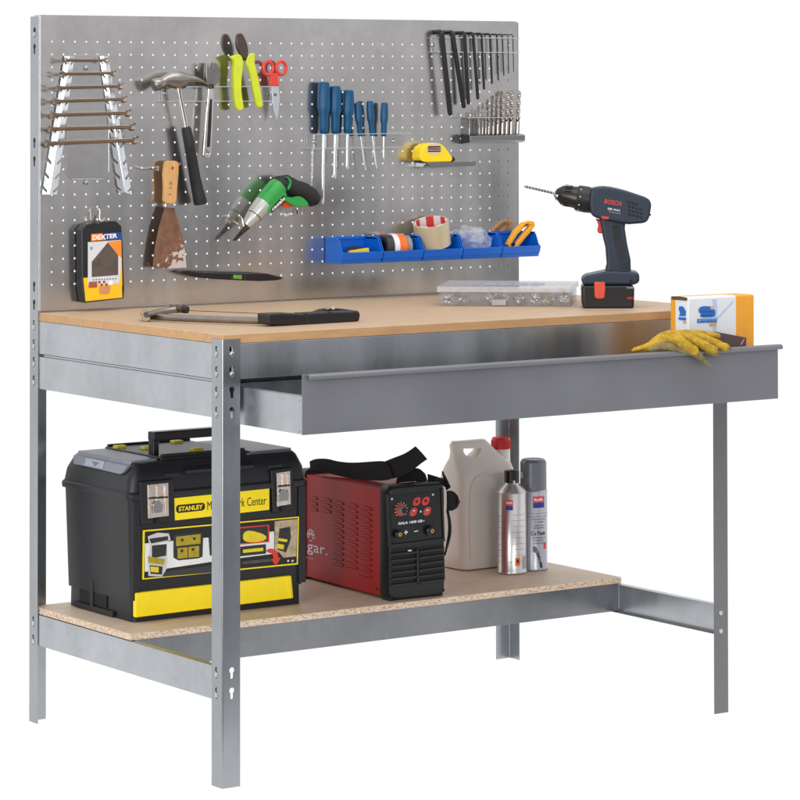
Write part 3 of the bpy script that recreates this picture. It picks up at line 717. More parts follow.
for k in range(3): plate(zD((240, 681 + k * 11), (302, 680 + k * 11), (304, 687 + k * 11), (240, 688 + k * 11)), .0449, .002, M_BLKPR, tm, 'label_print', .0001)
a = bp(*zD((242, 699))[0], .0453); text('MAX 5m', a, (1, 0, 0), (0, 0, 1), .029, .0055, mat('label_red', (170, 60, 44), .5), tm)
plate(zD((354, 735), (370, 733), (378, 752), (362, 760)), .036, .016, M_BLKS, tm, 'tape_hook', .001)
plate(zD((205, 752), (236, 752), (232, 766), (212, 766)), .0432, .030, M_BLKS, tm, 'corner_guard', .001)

# ================================================================== BLUE BINS
M_BIN = mat('blue_bin_plastic', (0, 98, 204), .38, 0, .05, 30, .05, 500)
BX0, BP = .6935, .1064
ZB0, ZB1 = .9165, .9705
blabels = ['leftmost blue storage bin, holding a black roll and a yellow strip', 'blue storage bin with black, white and orange tape rolls', 'middle blue storage bin under the big clear packing tape', 'blue storage bin with a crumpled clear bag', 'rightmost blue storage bin with a yellow cutter standing in it']
def bin_(k):
    x0 = BX0 + k * BP; x1 = x0 + BP - .003; yb = YP - .002; h = ZB1 - ZB0; w = .0018
    t = thing('storage_bin', blabels[k], 'bin', ((x0 + x1) / 2, yb, ZB0), 0, 'blue bins hanging on the panel')
    side = [(0, 0), (0, h), (-.050, h), (-.056, h - .004), (-.0655, .030), (-.072, .0235), (-.066, .004), (-.064, 0)]
    mb = MB()
    for x in (x0, x1 - w): mb.sheet(side, (w, 0, 0), fn=lambda y, z, x=x: (x, yb + y, ZB0 + z))
    mb.span((x0 + w, yb - w, ZB0 + w), (x1 - w, yb, ZB1 - .0005)); mb.span((x0 + w, yb - .0638, ZB0 + .0002), (x1 - w, yb - .0002, ZB0 + w))
    obj('tub', mb, M_BIN, t, bevel=.0005, seg=1)
    mb = MB()
    mb.sheet([(-.0640, .0004), (-.0660, .0044), (-.0672, .0085), (-.0655, .0085), (-.0640, .004), (-.0620, .0004)], (x1 - x0 - 2 * w, 0, 0), fn=lambda y, z: (x0 + w, yb + y, ZB0 + z))
    mb.sheet([(-.0685, .0085), (-.0735, .0240), (-.0710, .0250), (-.0655, .0085)], (x1 - x0 + .001, 0, 0), fn=lambda y, z: (x0 - .0005, yb + y, ZB0 + z))
    obj('front_lip', mb, M_BIN, t, bevel=.0006, seg=2)
    mb = MB()
    for x in (x0 - .0018, x1 - .0018): mb.span((x, yb - .050, ZB1 - .004), (x + .0036, yb - .001, ZB1 + .0012))
    mb.span((x0 + .0019, yb - .0045, ZB1 - .004), (x1 - .0019, yb - .0022, ZB1 + .0022))
    obj('rim', mb, M_BIN, t, bevel=.0006)
for k in range(5): bin_(k)
def binx(k, f): return BX0 + k * BP + f * (BP - .003)
yb = YP - .036
whole(obj('tape_roll', MB().ring(.024, .012, .015, (binx(0, .60), yb + .002, ZB0 + .012), (-.1, -.45, 1)), M_RUB, bevel=.0008), 'black tape roll lying behind a yellow strip in the leftmost bin', 'tape roll')
whole(obj('folding_rule', MB().box((binx(0, .50), YP - .056, ZB0 + .020), (.050, .010, .020), Matrix.Rotation(math.radians(-6), 3, 'Y')), mat('rule_yellow', (236, 196, 70), .5, 0, .08), bevel=.001), 'yellow folding rule lying in the leftmost bin', 'ruler')
for c, f, wd, r, lb in (((54, 50, 50), .20, .017, .0285, 'black tape roll leftmost among the rolls in the second bin'), ((226, 226, 230), .375, .013, .030, 'white tape roll between the black and the orange one'), ((242, 112, 32), .505, .018, .0298, 'bright orange tape roll in the second bin'), ((150, 140, 130), .685, .016, .025, 'grey-brown tape roll at the right of the second bin')):
    whole(obj('tape_roll', MB().lathe_closed([(r * .55, 0), (r, 0), (r, wd), (r * .55, wd)], (binx(1, f), yb + .001, ZB0 + .031), (1, -.12, -.02), 40), mat('tape_%d%d%d' % c, c, .35, 0, .05), bevel=.0008), lb, 'tape roll', 'tape rolls in the second bin')
ax = V((-.26, -.20, 1)).normalized(); o_ = V((binx(2, .47), yb + .000, ZB0 + .033))
pt = thing('packing_tape', 'big clear packing tape roll with red and white core, in the middle bin', 'packing tape', o_)
M_PT = mat('clear_tape', (228, 214, 180), .16, 0, .10, 18, 0, 1, .6, trans=.35)
obj('tape', MB().lathe_closed([(.0352, 0), (.0402, 0), (.0402, .054), (.0352, .054)], o_, ax, 56), M_PT, pt, bevel=.0008)
M_CORE = mat('core_white', (232, 226, 222), .5); M_CORER = mat('core_red', (214, 66, 58), .5)
u = ax.orthogonal().normalized(); w_ = ax.cross(u)
for k in range(12):
    q0, q1 = 2 * PI * k / 12, 2 * PI * (k + 1) / 12; prof = [(.0330, -.001), (.0351, -.001), (.0351, .0548), (.0330, .0548)]
    rings = [[o_ + ax * h + (u * math.cos(q) + w_ * math.sin(q)) * r for r, h in prof] for q in [q0 + (q1 - q0) * i / 5 for i in range(6)]]
    obj('core_segment', MB().quadring(rings), M_CORE if k % 2 else M_CORER, pt, label='white core segment' if k % 2 else 'red core segment')
# crumpled bag
mb = MB()
for c, r, s_ in (((binx(3, .40), yb + .004, ZB0 + .045), .030, (1.15, .8, .85)), ((binx(3, .68), yb - .004, ZB0 + .036), .026, (.9, .8, 1.0)), ((binx(3, .10), yb + .006, ZB0 + .052), .017, (1.1, .8, .7)), ((binx(3, .52), yb - .010, ZB0 + .056), .018, (1, .8, .7))):
    b2 = MB().ball((0, 0, 0), 1, 3); rb_ = random.Random(int(r * 1e5))
    for v in b2.bm.verts:
        p = v.co.normalized(); q = p * 1.9 + V(c) * 40
        k = 1 + .5 * (abs(noise.noise(q)) - .2) + .22 * (abs(noise.noise(q * 2.3)) - .2) + rb_.uniform(-.06, .06)
        v.co = V(c) + V((p.x * s_[0], p.y * s_[1], p.z * s_[2])) * r * k
    me = bpy.data.meshes.new('x'); b2.bm.to_mesh(me); mb.bm.from_mesh(me); bpy.data.meshes.remove(me); b2.bm.free()
whole(obj('plastic_bag', mb, clear('clear_film', (.93, .94, .95), .20, .10), smooth=False), 'crumpled clear plastic bag in the fourth bin', 'plastic bag')
zK = zoomf(420, 210, 800 / 130)
uk = thing('folding_cutter', 'yellow looped cutter handle standing tilted in the rightmost bin', 'cutter', bp(512, 250, .045))
pts = zK((540, 212), (590, 125), (640, 78), (680, 66), (706, 72), (712, 95), (690, 130), (650, 175), (610, 225), (580, 258), (560, 254))
hol = zK((562, 215), (600, 155), (640, 112), (668, 92), (678, 98), (655, 130), (620, 175), (585, 220), (570, 240))
plate(pts, .048, .014, mat('cutter_yellow', (244, 170, 22), .36, 0, .04), uk, 'handle_loop', .003, holes=[hol], seg=3)
plate(zK((545, 212), (562, 196), (590, 205), (568, 256), (552, 250)), .046, .010, M_BLKS, uk, 'blade_slot', .001)

# ================================================================== ON THE WORKTOP
# hacksaw, lying flat with its frame leaning
hs = thing('hacksaw', 'hacksaw with bright steel frame and black grip lying on the worktop', 'saw', at(250, 318, Z=ZT))
zH = zoomf(140, 295, 800 / 230)
def hp(x, y, dz=0): 
    q = zH((x, y))[0]; return at(q[0], q[1] + dz * 500, Z=ZT) + V((0, 0, dz))
fr = [hp(18, 71, .009), hp(30, 74, .009), hp(120, 80, .009), hp(300, 87, .009), hp(452, 91, .009)]
obj('frame', MB().tube(fr, .0056, 14, ref=(0, 0, 1), rb=.0068), M_STEEL, hs)
obj('frame_end', MB().tube([hp(16, 66, .012), hp(20, 76, .010)], .009, 12), M_CHROME, hs)
obj('front_arm', MB().tube([hp(22, 70, .014), hp(70, 58, .018), hp(120, 52, .020)], [.006, .006, .007], 12), M_STEEL, hs)
obj('blade_clamp', MB().tube([hp(100, 46, .020), hp(165, 52, .018)], .0075, 12), M_DARKST, hs)
for x in (108, 128, 148): obj('clamp_nut', MB().lathe([(.009, -.004), (.009, .004)], hp(x, 48, .020), (hp(165, 52) - hp(100, 46)), 8), M_STEEL, hs)
obj('blade', MB().tube([hp(120, 52, .016), hp(450, 66, .014)], .0050, 6, ref=(0, 0, 1), rb=.0006), M_DARKST, hs)
g0 = at(268, 326, Z=ZT); g1 = at(361, 320.5, Z=ZT); gx = (g1 - g0).normalized(); gn = V((gx.y, -gx.x, 0)); gn = gn if gn.dot(FW) > 0 else -gn
def hv(x, y, off=0):
    q = zH((x, y))[0]; d = FW + R * ((q[0] - PCX) / F_PX) - U * ((q[1] - PCY) / F_PX)
    o2 = g0 + gn * off; return CAM + d * ((o2 - CAM).dot(gn) / d.dot(gn))
def hprism(pts, off, t, m, nm, bevel, it=0):
    return obj(nm, MB().sheet([tuple(hv(x, y, off)) for x, y in (smooth_poly(pts, it) if it else pts)], gn * t), m, hs, bevel=bevel, seg=3)
hprism([(447, 66), (500, 63), (578, 66), (606, 62), (764, 56), (768, 70), (764, 92), (700, 99), (586, 109), (500, 107), (448, 105)], -.020, .040, M_BLKS, 'grip', .004)
hprism([(579, 64), (585, 64), (587, 110), (581, 110)], -.0206, .041, M_DARKST, 'grip_joint', .0006)
hprism([(604, 64), (640, 50), (672, 46), (706, 48), (760, 55), (764, 62), (700, 66)], .024, .02, M_RUB, 'hand_guard', .003)
hprism([(470, 66), (496, 60), (500, 66)], .006, .012, M_RUB, 'grip_tab', .001)
obj('thumb_screw', MB().tube([hp(652, 50, .026), hp(672, 46, .030)], .0035, 10), M_CHROME, hs)

# clear organiser box
ob = at(439, 306, Z=ZT); oa = math.radians(-41)
og = thing('organiser_box', 'clear plastic organiser box full of small screws on the worktop', 'box', ob, oa)
OL, OD, OH = .276, .205, .041
CL = clear('clear_plastic', (.90, .90, .90), .12, .1); CL2 = clear('clear_lid', (.88, .88, .89), .36, .14)
mb = MB()
mb.span((0, 0, .0005), (OL, OD, .002)); 
for a_, b_ in (((0, 0, .002), (OL, .0015, .0295)), ((0, OD - .0015, .002), (OL, OD, .0295)), ((0, .0015, .002), (.0015, OD - .0015, .0295)), ((OL - .0015, .0015, .002), (OL, OD - .0015, .0295))): mb.span(a_, b_)
obj('tray', mb, CL, og, world=False, bevel=.0005)
mb = MB()
for k in range(1, 9): mb.span((OL * k / 9 - .0006, .002, .0022), (OL * k / 9 + .0006, OD - .002, .028))
for k in range(1, 4): mb.span((.002, OD * k / 4 - .0006, .0023), (OL - .002, OD * k / 4 + .0006, .0279))
obj('divider', mb, CL, og, world=False)
mb = MB(); mb.span((-.004, -.004, OH - .0015), (OL + .004, OD + .004, OH))
for a_, b_ in (((-.004, -.004, .0295), (OL + .004, -.0025, OH - .0015)), ((-.004, OD + .0025, .0295), (OL + .004, OD + .004, OH - .0015)), ((-.004, -.0025, .0295), (-.0025, OD + .0025, OH - .0015)), ((OL + .0025, -.0025, .0295), (OL + .004, OD + .0025, OH - .0015))): mb.span(a_, b_)
obj('lid', mb, CL2, og, world=False, bevel=.0012)
obj('latch', MB().span((.112, -.0062, .002), (.142, -.0042, .014)), clear('latch_plastic', (.55, .55, .58), .7), og, world=False, bevel=.0008)
M_LILAC = mat('lilac_print', (158, 158, 186), .5)
for k in range(5): obj('lid_print', MB().span((.05 + k * .034, .06, OH), (.078 + k * .034, .13, OH + .0003)), M_LILAC, og, world=False)
RZ = Matrix.Translation(ob) @ Matrix.Rotation(oa, 4, 'Z')
def screw_mesh(L, r):
    mb = MB().lathe([(r * .3, 0), (r, r * .8), (r, L * .85), (r * 1.0, L * .86), (r * 2, L * .9), (r * 2, L), (r * 1.2, L + r * .4)], (0, 0, 0), (0, 0, 1), 8)
    bmesh.ops.recalc_face_normals(mb.bm, faces=mb.bm.faces)
    me = bpy.data.meshes.new('screw'); mb.bm.to_mesh(me); mb.bm.free(); return me
kinds = [screw_mesh(.024, .0021), screw_mesh(.018, .0017), screw_mesh(.030, .0023)]
for me in kinds: me.shade_smooth(); me.set_sharp_from_angle(angle=.6)
smats = [mat('screw_zinc', (205, 205, 210), .25, 1, .08), mat('screw_bright', (235, 235, 238), .2, 1, .05), mat('screw_brass', (170, 150, 120), .3, 1, .1)]
for me, m_ in zip(kinds, smats): me.materials.append(m_)
rnd = random.Random(3)
for c in range(9):
    if c == 2: continue
    for r_ in range(2):
        for k in range(10 if r_ == 0 else 4):
            o = bpy.data.objects.new('loose_screw', kinds[(c * 2 + r_ + (k % 5 == 4)) % 3]); COL.objects.link(o)
            cx = OL * (c + .5) / 9; cy = OD * (r_ + .5) / 4
            d = V((rnd.uniform(-.55, .55), rnd.choice((-1, 1)) * rnd.uniform(.5, 1), rnd.uniform(-.15, .3))).normalized()
            p = V((cx + rnd.uniform(-.0075, .0075), cy + rnd.uniform(-.008, .008), .007 + rnd.uniform(0, .011))) - d * .012
            o.matrix_world = RZ @ Matrix.Translation(p) @ d.to_track_quat('Z', 'Y').to_matrix().to_4x4()
            o['label'] = 'small loose metal screw inside the clear organiser box'; o['category'] = 'screw'; o['group'] = 'loose screws in the organiser box'

# cordless drill: local x to the right along the tool, y away, z up
dq = at(608, 307, Z=ZT); da = math.atan2(R.y, R.x)
S_ = 1 / 476.0
dr = thing('cordless_drill', 'dark blue cordless drill with long bit standing on its battery', 'drill', dq, da)
zR = zoomf(510, 160, 5)
def dl(x, y):
    q = zR((x, y))[0]; return ((q[0] - 608) * S_, (307.5 - q[1]) * S_)
def dplate(pts, y0, t, m, name, bevel=.002, seg=3, it=0, parent=None, holes=()):
    P = [dl(*p) for p in pts]; P = smooth_poly(P, it) if it else P
    return obj(name, MB().sheet(P, (0, t, 0), [[dl(*p) for p in h] for h in holes], fn=lambda x, z: (x, y0, z)), m, parent or dr, bevel=bevel, seg=seg, world=False)
def d3(x, y, dy=0): p = dl(x, y); return V((p[0], dy, p[1]))
M_DRL = mat('dark_blue_shell', (20, 38, 58), .38, 0, .06, 40, .1, 800)
M_DRR = mat('drill_red', (196, 52, 40), .4)
axd = (d3(690, 245) - d3(245, 178)).normalized()
def seg_(name, stations, m, n=28):
    P = [d3(x, y) for x, y, r in stations]; return obj(name, MB().tube(P, [r * S_ / 5 for *_, r in stations], n, ref=(0, 1, 0)), m, dr, world=False, angle=40)
seg_('chuck', [(226, 180, 14), (240, 178, 30), (262, 180, 48), (330, 192, 55), (338, 194, 58)], M_BLKS)
seg_('chuck_jaw', [(222, 168, 8), (236, 174, 24), (244, 177, 34)], M_CHROME)
seg_('torque_ring', [(334, 194, 58), (340, 195, 64), (385, 203, 66), (398, 206, 64), (425, 210, 62)], M_BLK)
for k in range(10):
    q = -PI / 2 + (k - 4.5) * .33; u = V((0, 1, 0)); w2 = axd.cross(u).normalized()
    for t_, rr in ((350, 65), (290, 53)):
        c = d3(t_, 197 if t_ == 350 else 184) + (u * math.sin(q) + w2 * math.cos(q)) * (rr * S_ / 5)
        if t_ == 350: obj('ring_mark', MB().box(c, (.0018, .0018, .0026)), M_WHITE if k % 2 else M_BLKS, dr, world=False)
        else: obj('chuck_rib', MB().box(c, (.016, .0022, .0012), Matrix.Rotation(math.radians(9), 3, 'Y')), M_BLK, dr, world=False)
mb = MB(); a_, b_ = d3(236, 174), d3(74, 136); ax = (b_ - a_); L = ax.length; ax.normalize(); u = V((0, 1, 0)); w2 = ax.cross(u).normalized(); rings = []
for k in range(81):
    h = k / 80; tw = max(0, h - .12) * 34; r = .0031
    rings.append([a_ + ax * (h * L) + (u * math.cos(q + tw) + w2 * math.sin(q + tw)) * (r * (.55 + .45 * abs(math.cos(q)) ** 1.5) * (.4 if h > .985 else 1)) for q in [2 * PI * j / 12 for j in range(12)]])
obj('bit', MB().quadring(rings), M_STEEL, dr, world=False)
dplate([(400, 150), (425, 140), (480, 135), (560, 152), (640, 178), (690, 196), (704, 218), (702, 250), (692, 300), (672, 318), (620, 322), (580, 325), (470, 302), (420, 290), (398, 262)], -.032, .064, M_DRL, 'motor_housing', .016, 5, 1)
dplate([(446, 285), (580, 300), (574, 345), (585, 420), (602, 500), (604, 560), (615, 585), (640, 600), (600, 625), (480, 625), (470, 580), (484, 520), (478, 440), (466, 392), (458, 345)], -.019, .038, M_DRL, 'handle', .010, 4, 0)
dplate([(510, 330), (548, 330), (552, 360), (568, 420), (588, 500), (598, 545), (560, 545), (545, 500), (520, 420)], -.0200, .003, mat('grip_grey', (34, 40, 47), .7, 0, .2, 90, .5, 700), 'grip_pad', .0012, 2)
dplate([(358, 590), (380, 575), (470, 556), (520, 552), (610, 558), (642, 562), (643, 600), (638, 614), (612, 622), (360, 622)], -.044, .088, M_DRL, 'base', .006, 3)
dplate([(358, 622), (612, 622), (618, 640), (616, 735), (604, 742), (372, 742), (360, 733), (357, 650)], -.043, .086, M_BLKS, 'battery', .006, 3)
dplate([(418, 606), (472, 606), (474, 640), (470, 682), (460, 690), (430, 690), (420, 680)], -.0475, .006, mat('latch_orange', (206, 74, 50), .45), 'battery_latch', .0025, 3)
dplate([(428, 298), (462, 304), (470, 335), (468, 372), (440, 370), (438, 352), (443, 335), (440, 318)], -.012, .024, M_DRR, 'trigger', .004, 3)
dplate([(455, 282), (492, 286), (494, 298), (474, 300), (456, 294)], -.0335, .004, M_DRR, 'direction_switch', .001, 2)
dplate([(524, 152), (560, 160), (572, 172), (545, 168)], -.010, .02, M_DRR, 'speed_switch', .001, 2)
for r0 in range(4):
    for c0 in range(4):
        if r0 == 0 and c0 > 2: continue
        x = 584 + c0 * 19 + r0 * 2; y = 208 + r0 * 20 + c0 * 5
        dplate([(x, y), (x + 13, y + 3), (x + 15, y + 14), (x + 2, y + 11)], -.0326, .002, M_DARKVOID, 'vent_slot', .0003, 1)
for y in (235, 270): dplate([(684, y), (703, y + 3), (700, y + 12), (683, y + 9)], -.030, .004, M_DARKVOID, 'vent_slot', .0003, 1)
tdir = (d3(556, 228) - d3(470, 214)).normalized(); tup = V((0, -1, 0)).cross(tdir) * 1
if tup.z < 0: tup = -tup
text('BOSCH', d3(470, 220, -.0322), tdir, tup, .0355, .0098, M_DRR, dr, bold=.03, world=False)
text('GSR 14.4-2', d3(486, 250, -.0322), tdir, tup, .0260, .0042, M_WHITE, dr, bold=.02, world=False)
text('Professional', d3(494, 264, -.0322), tdir, tup, .0240, .0032, mat('grey_print', (160, 165, 170), .5), dr, world=False)
text('14.4V', d3(580, 640, -.0433), (1, 0, 0), (0, 0, 1), .014, .004, M_PKGREY, dr, world=False)
text('BOSCH', d3(582, 692, -.0433), (1, 0, 0), (0, 0, 1), .014, .005, M_DRR, dr, bold=.03, world=False)
obj('strap_eye', MB().lathe([(.004, 0), (.003, .001)], d3(600, 602, -.044), (0, -1, 0), 12), M_DARKVOID, dr, world=False)

# ================================================================== IN THE DRAWER
bxY = -.150; X1 = 1.1630; X0 = .9908; bz0 = .6712; bz1 = at(688.6, 298, Y=bxY).z
M_BOXW = mat('carton_white', (226, 228, 232), .45, 0, .02); M_BOXY = mat('carton_yellow', (236, 162, 40), .42, 0, .04)
cb = thing('cardboard_box', 'white and orange cardboard box with blue emblem standing in the drawer', 'box', ((X0 + X1) / 2, bxY + .0275, bz0))
obj('carton', MB().span((X0, bxY, bz0), (X1, bxY + .055, bz1)), M_BOXW, cb, bevel=.004, seg=4)
xs = at(735, 300, Y=bxY).x
obj('orange_end', MB().span((xs, bxY - .0008, bz0 + .001), (X1 + .0008, bxY + .0558, bz1 + .0008)), M_BOXY, cb, bevel=.0045, seg=4)
obj('orange_back', MB().span((X0 - .0006, bxY + .040, bz0 + .001), (xs, bxY + .0556, bz1 + .0006)), M_BOXY, cb, bevel=.001, seg=2)
obj('flap_shadow', MB().sheet([(bxY + .003, bz1 + .0008), (bxY + .027, bz1 + .0020), (bxY + .052, bz1 + .0008), (bxY + .052, bz1 - .0055), (bxY + .003, bz1 - .0055)], (.0008, 0, 0), fn=lambda y, z: (X0 - .0012, y, z)), mat('carton_shadow', (86, 70, 52), .7), cb)  # dark sheet paints the thin shadow at the top flap
zG = zoomf(630, 285, 800 / 140)
def fr_(x, y, e_=.0012): q = zG((x, y))[0]; return at(q[0], q[1], Y=bxY - e_)
M_EMB = mat('emblem_blue', (28, 104, 188), .45)
def emb(pts, nm, m, e_=.0012, it=1):
    P = [fr_(*p, e_) for p in pts]; P = [(p.x, p.z) for p in P]
    if it: P = smooth_poly(P, it)
    obj(nm, MB().sheet(P, (0, .0006, 0), fn=lambda x, z: (x, bxY - e_, z)), m, cb, smooth=False)
emb([(470, 82), (494, 82), (500, 150), (492, 268), (474, 268), (480, 150)], 'blue_stripe', mat('pale_blue_print', (176, 200, 232), .5), .0008, 0)
emb([(586, 90), (592, 96), (500, 195), (494, 190)], 'blue_stripe', MATS['pale_blue_print'], .0009, 0)
emb([(402, 122), (455, 120), (486, 140), (490, 165), (480, 185), (400, 186), (408, 168), (390, 150)], 'emblem', M_EMB)
emb([(386, 194), (496, 190), (497, 213), (385, 217)], 'emblem_bar', M_EMB, .0012, 0)
emb([(460, 120), (478, 118), (480, 138), (462, 140)], 'emblem_badge', mat('badge_tan', (220, 170, 130), .5), .0014, 0)
emb([(456, 217), (494, 215), (494, 234), (456, 236)], 'emblem_badge', mat('badge_orange', (216, 160, 96), .5), .0013, 0)
for yy in (152, 172): emb([(405, yy), (470, yy - 2), (486, yy + 3), (470, yy + 2), (405, yy + 4)], 'emblem_line', mat('deep_blue', (12, 62, 140), .5), .0016, 0)
a = fr_(391, 211, .0014); bb = fr_(491, 208, .0014)
text('guantes', a, bb - a, (0, 0, 1), (bb - a).length, .0065, mat('emblem_white', (150, 190, 230), .5), cb)
def lf(x, y): q = zG((x, y))[0]; return at(q[0], q[1], X=X0 - .0012)
for pts, nm, m_ in ((((280, 122), (302, 122), (318, 150), (316, 178), (280, 178), (286, 160), (278, 140)), 'emblem', M_EMB), (((277, 184), (319, 186), (319, 204), (277, 198)), 'emblem_bar', M_EMB), (((302, 206), (318, 208), (318, 220), (302, 218)), 'emblem_badge', MATS['badge_orange'])):
    P = [lf(*p) for p in pts]; obj(nm, MB().sheet([(p.y, p.z) for p in P], (.0006, 0, 0), fn=lambda y, z: (X0 - .0012, y, z)), m_, cb, smooth=False)
# small brown box leaning in front of it
P = [at(*zG(q)[0], Y=-.178) for q in ((498, 268), (560, 280), (666, 300), (666, 345))]
P2 = [(p.x, p.z) for p in P] + [(P[3].x, .6712), (P[0].x - .05, .6712), (P[0].x - .05, P[0].z + .004)]
bb_ = thing('brown_carton', 'dark brown carton leaning between the drawer front and the white box', 'box', (P[0].x, -.17, .6712))
obj('carton', MB().sheet(P2, (0, .014, 0), fn=lambda x, z: (x, -.178, z)), mat('brown_card', (92, 70, 66), .55, 0, .06, 20), bb_, bevel=.001)
qq = [at(*zG(q)[0], Y=-.1786) for q in ((630, 340), (652, 306), (656, 308), (640, 340))]
obj('printed_stripe', MB().sheet([(p.x, p.z) for p in qq], (0, .0006, 0), fn=lambda x, z: (x, -.1788, z)), mat('stripe_pink', (190, 160, 160), .5), bb_, smooth=False)

# gloves
def glove(name, label, chains, m):
    mb = MB()
    for ch in chains:
        pts = smooth_path([tuple(at(*zG((x, y))[0], Y=dY)) + (r,) for x, y, dY, r in ch], 2)
        mb.tube([p[:3] for p in pts], [p[3] for p in pts], 14, ref=(0, 0, 1), rb=[p[3] * .82 for p in pts])
        mb.ball(pts[-1][:3], pts[-1][3] * .86, 2); mb.ball(pts[0][:3], pts[0][3] * .86, 2)
    o = obj(name, mb, m, mods=(('REMESH', dict(mode='VOXEL', voxel_size=.0016, use_smooth_shade=True)), ('SMOOTH', dict(factor=.5, iterations=6))))
    tx = bpy.data.textures.new('wrinkle', 'CLOUDS'); tx.noise_scale = .009; tx.noise_depth = 4
    q = o.modifiers.new('wrinkle', 'DISPLACE'); q.texture = tx; q.strength = .0038; q.mid_level = .5; q.texture_coords = 'LOCAL'
    whole(o, label, 'glove')
M_GL = mat('yellow_leather', (184, 148, 46), .8, 0, .30, 90, 1.0, 230, .3); M_GL2 = mat('worn_leather', (134, 120, 84), .85, 0, .3, 70, .9, 300, .3)
yl = -.212
glove('work_glove', 'yellow leather work glove draped over the drawer lip, fingers to the right', [
    [(95, 366, -.188, .008), (125, 345, -.190, .012), (180, 312, -.192, .016), (235, 296, -.196, .018), (290, 300, -.202, .016)],
    [(230, 300, -.200, .015), (270, 312, -.214, .014), (320, 345, -.228, .0125), (370, 376, -.234, .0105)],
    [(270, 292, -.198, .015), (330, 302, -.208, .0135), (400, 335, -.224, .0125), (478, 372, -.232, .0105)],
    [(330, 288, -.192, .014), (400, 300, -.200, .0125), (470, 328, -.214, .012), (545, 356, -.226, .0105)],
    [(290, 284, -.185, .012), (360, 280, -.186, .010), (430, 282, -.188, .009), (498, 292, -.192, .0085)],
    [(15, 374, -.186, .004), (60, 362, -.187, .007), (130, 345, -.190, .010)]], M_GL)
glove('work_glove', 'worn greyish glove lying under the yellow one, finger tips dangling', [
    [(115, 370, -.197, .006), (170, 352, -.202, .011), (240, 352, -.210, .011), (320, 375, -.222, .010), (390, 395, -.228, .008)],
    [(360, 380, -.226, .009), (400, 412, -.228, .0080), (440, 448, -.227, .0055), (458, 458, -.226, .003)],
    [(430, 380, -.222, .008), (480, 395, -.226, .0065), (512, 408, -.226, .0035)], [(520, 345, -.218, .008), (560, 356, -.222, .006), (574, 362, -.222, .004)]], M_GL2)

# ================================================================== ON THE SHELF
# --- tool box
TX0, TX1, TY0, TY1 = .066, .470, .4616, .744
tb = thing('tool_box', 'large black tool box with yellow drawer, metal latches and picture label', 'tool box', ((TX0 + TX1) / 2, (TY0 + TY1) / 2, ZS))
M_TB = mat('toolbox_black', (19, 20, 25), .42, 0, .1, 30, .12, 700); M_TBG = mat('toolbox_grey', (128, 130, 142), .4, 0, .05); M_TBG2 = mat('toolbox_grey_tab', (160, 164, 178), .4)
def rbox(x0, x1, y0, y1, z, r, n=6): return [V((x, y, z)) for x, y in rrect(x1 - x0, y1 - y0, r, n, (x0 + x1) / 2, (y0 + y1) / 2)]
i_ = .006
lidz = .549; rimz = .4915
obj('body', MB().quadring([rbox(TX0 + i_, TX1 - i_, TY0 + i_, TY1 - i_, ZS + .0005, .010), rbox(TX0 + i_, TX1 - i_, TY0 + i_, TY1 - i_, .276, .012), rbox(TX0 + .002, TX1 - .002, TY0 + .001, TY1 - .001, .2762, .014), rbox(TX0 - .004, TX1 + .004, TY0, TY1 + .004, .478, .016)]), M_TB, tb, angle=30)
rim = obj('rim', MB().quadring([rbox(TX0 - .009, TX1 + .009, TY0 - .0035, TY1 + .009, .4782, .018), rbox(TX0 - .010, TX1 + .010, TY0 - .0045, TY1 + .010, .482, .018), rbox(TX0 - .010, TX1 + .010, TY0 - .0045, TY1 + .010, .489, .018), rbox(TX0 - .007, TX1 + .007, TY0 - .002, TY1 + .007, .493, .018)]), M_TB, tb, angle=30)
lid = obj('lid', MB().quadring([rbox(TX0 - .006, TX1 + .006, TY0 - .001, TY1 + .006, .4932, .018), rbox(TX0 - .002, TX1 + .002, TY0 + .001, TY1 + .002, .518, .018), rbox(TX0 + .010, TX1 - .010, TY0 + .008, TY1 - .010, .543, .016), rbox(TX0 + .016, TX1 - .016, TY0 + .013, TY1 - .016, lidz, .014)]), M_TB, tb, angle=30)
# lid furniture: grey compartment covers, yellow catches, ribs, handle
for xa_, xb_ in ((TX0 + .004, .142), (.352, TX1 - .012)):
    obj('compartment_cover', MB().quadring([rbox(xa_ + .004, xb_, TY0 + .030, TY1 - .03, lidz - .006, .006), rbox(xa_ + .008, xb_, TY0 + .030, TY1 - .03, lidz + .004, .006)]), M_TBG, lid, angle=30)
obj('compartment_cover', MB().sheet([(TY0 + .022, lidz - .004), (TY1 - .030, lidz - .004), (TY1 - .040, .528), (TY0 + .045, .526), (TY0 + .034, .530)], (.012, 0, 0), fn=lambda y, z: (TX0 + .0028 - (lidz - z) * .30, y, z)), M_TBG, lid, bevel=.002)
obj('cover_tab', MB().sheet([(TY0 + .115, lidz - .004), (TY0 + .190, lidz - .004), (TY0 + .190, .530), (TY0 + .115, .530)], (.004, 0, 0), fn=lambda y, z: (TX0 - .0005 - (lidz - z) * .30, y, z)), M_TBG2, lid, bevel=.001)
obj('cover_tab', MB().sheet([(TY0 + .132, lidz - .008), (TY0 + .160, lidz - .008), (TY0 + .146, .532)], (.004, 0, 0), fn=lambda y, z: (TX0 - .0015 - (lidz - z) * .30, y, z)), mat('tab_blue_grey', (104, 112, 144), .4), lid)
obj('tray_deck', MB().span((.146, TY0 + .026, lidz - .004), (.348, TY1 - .02, lidz + .007)), M_TB, lid, bevel=.003)
M_CATCH = mat('catch_yellow', (206, 186, 20), .45)
for x, y in ((.160, TY1 - .060), (.196, TY1 - .110), (.262, TY0 + .085), (.300, TY1 - .05)):
    obj('catch', MB().box((x, y, lidz + .0085), (.024, .018, .008)), M_CATCH, lid, bevel=.002)
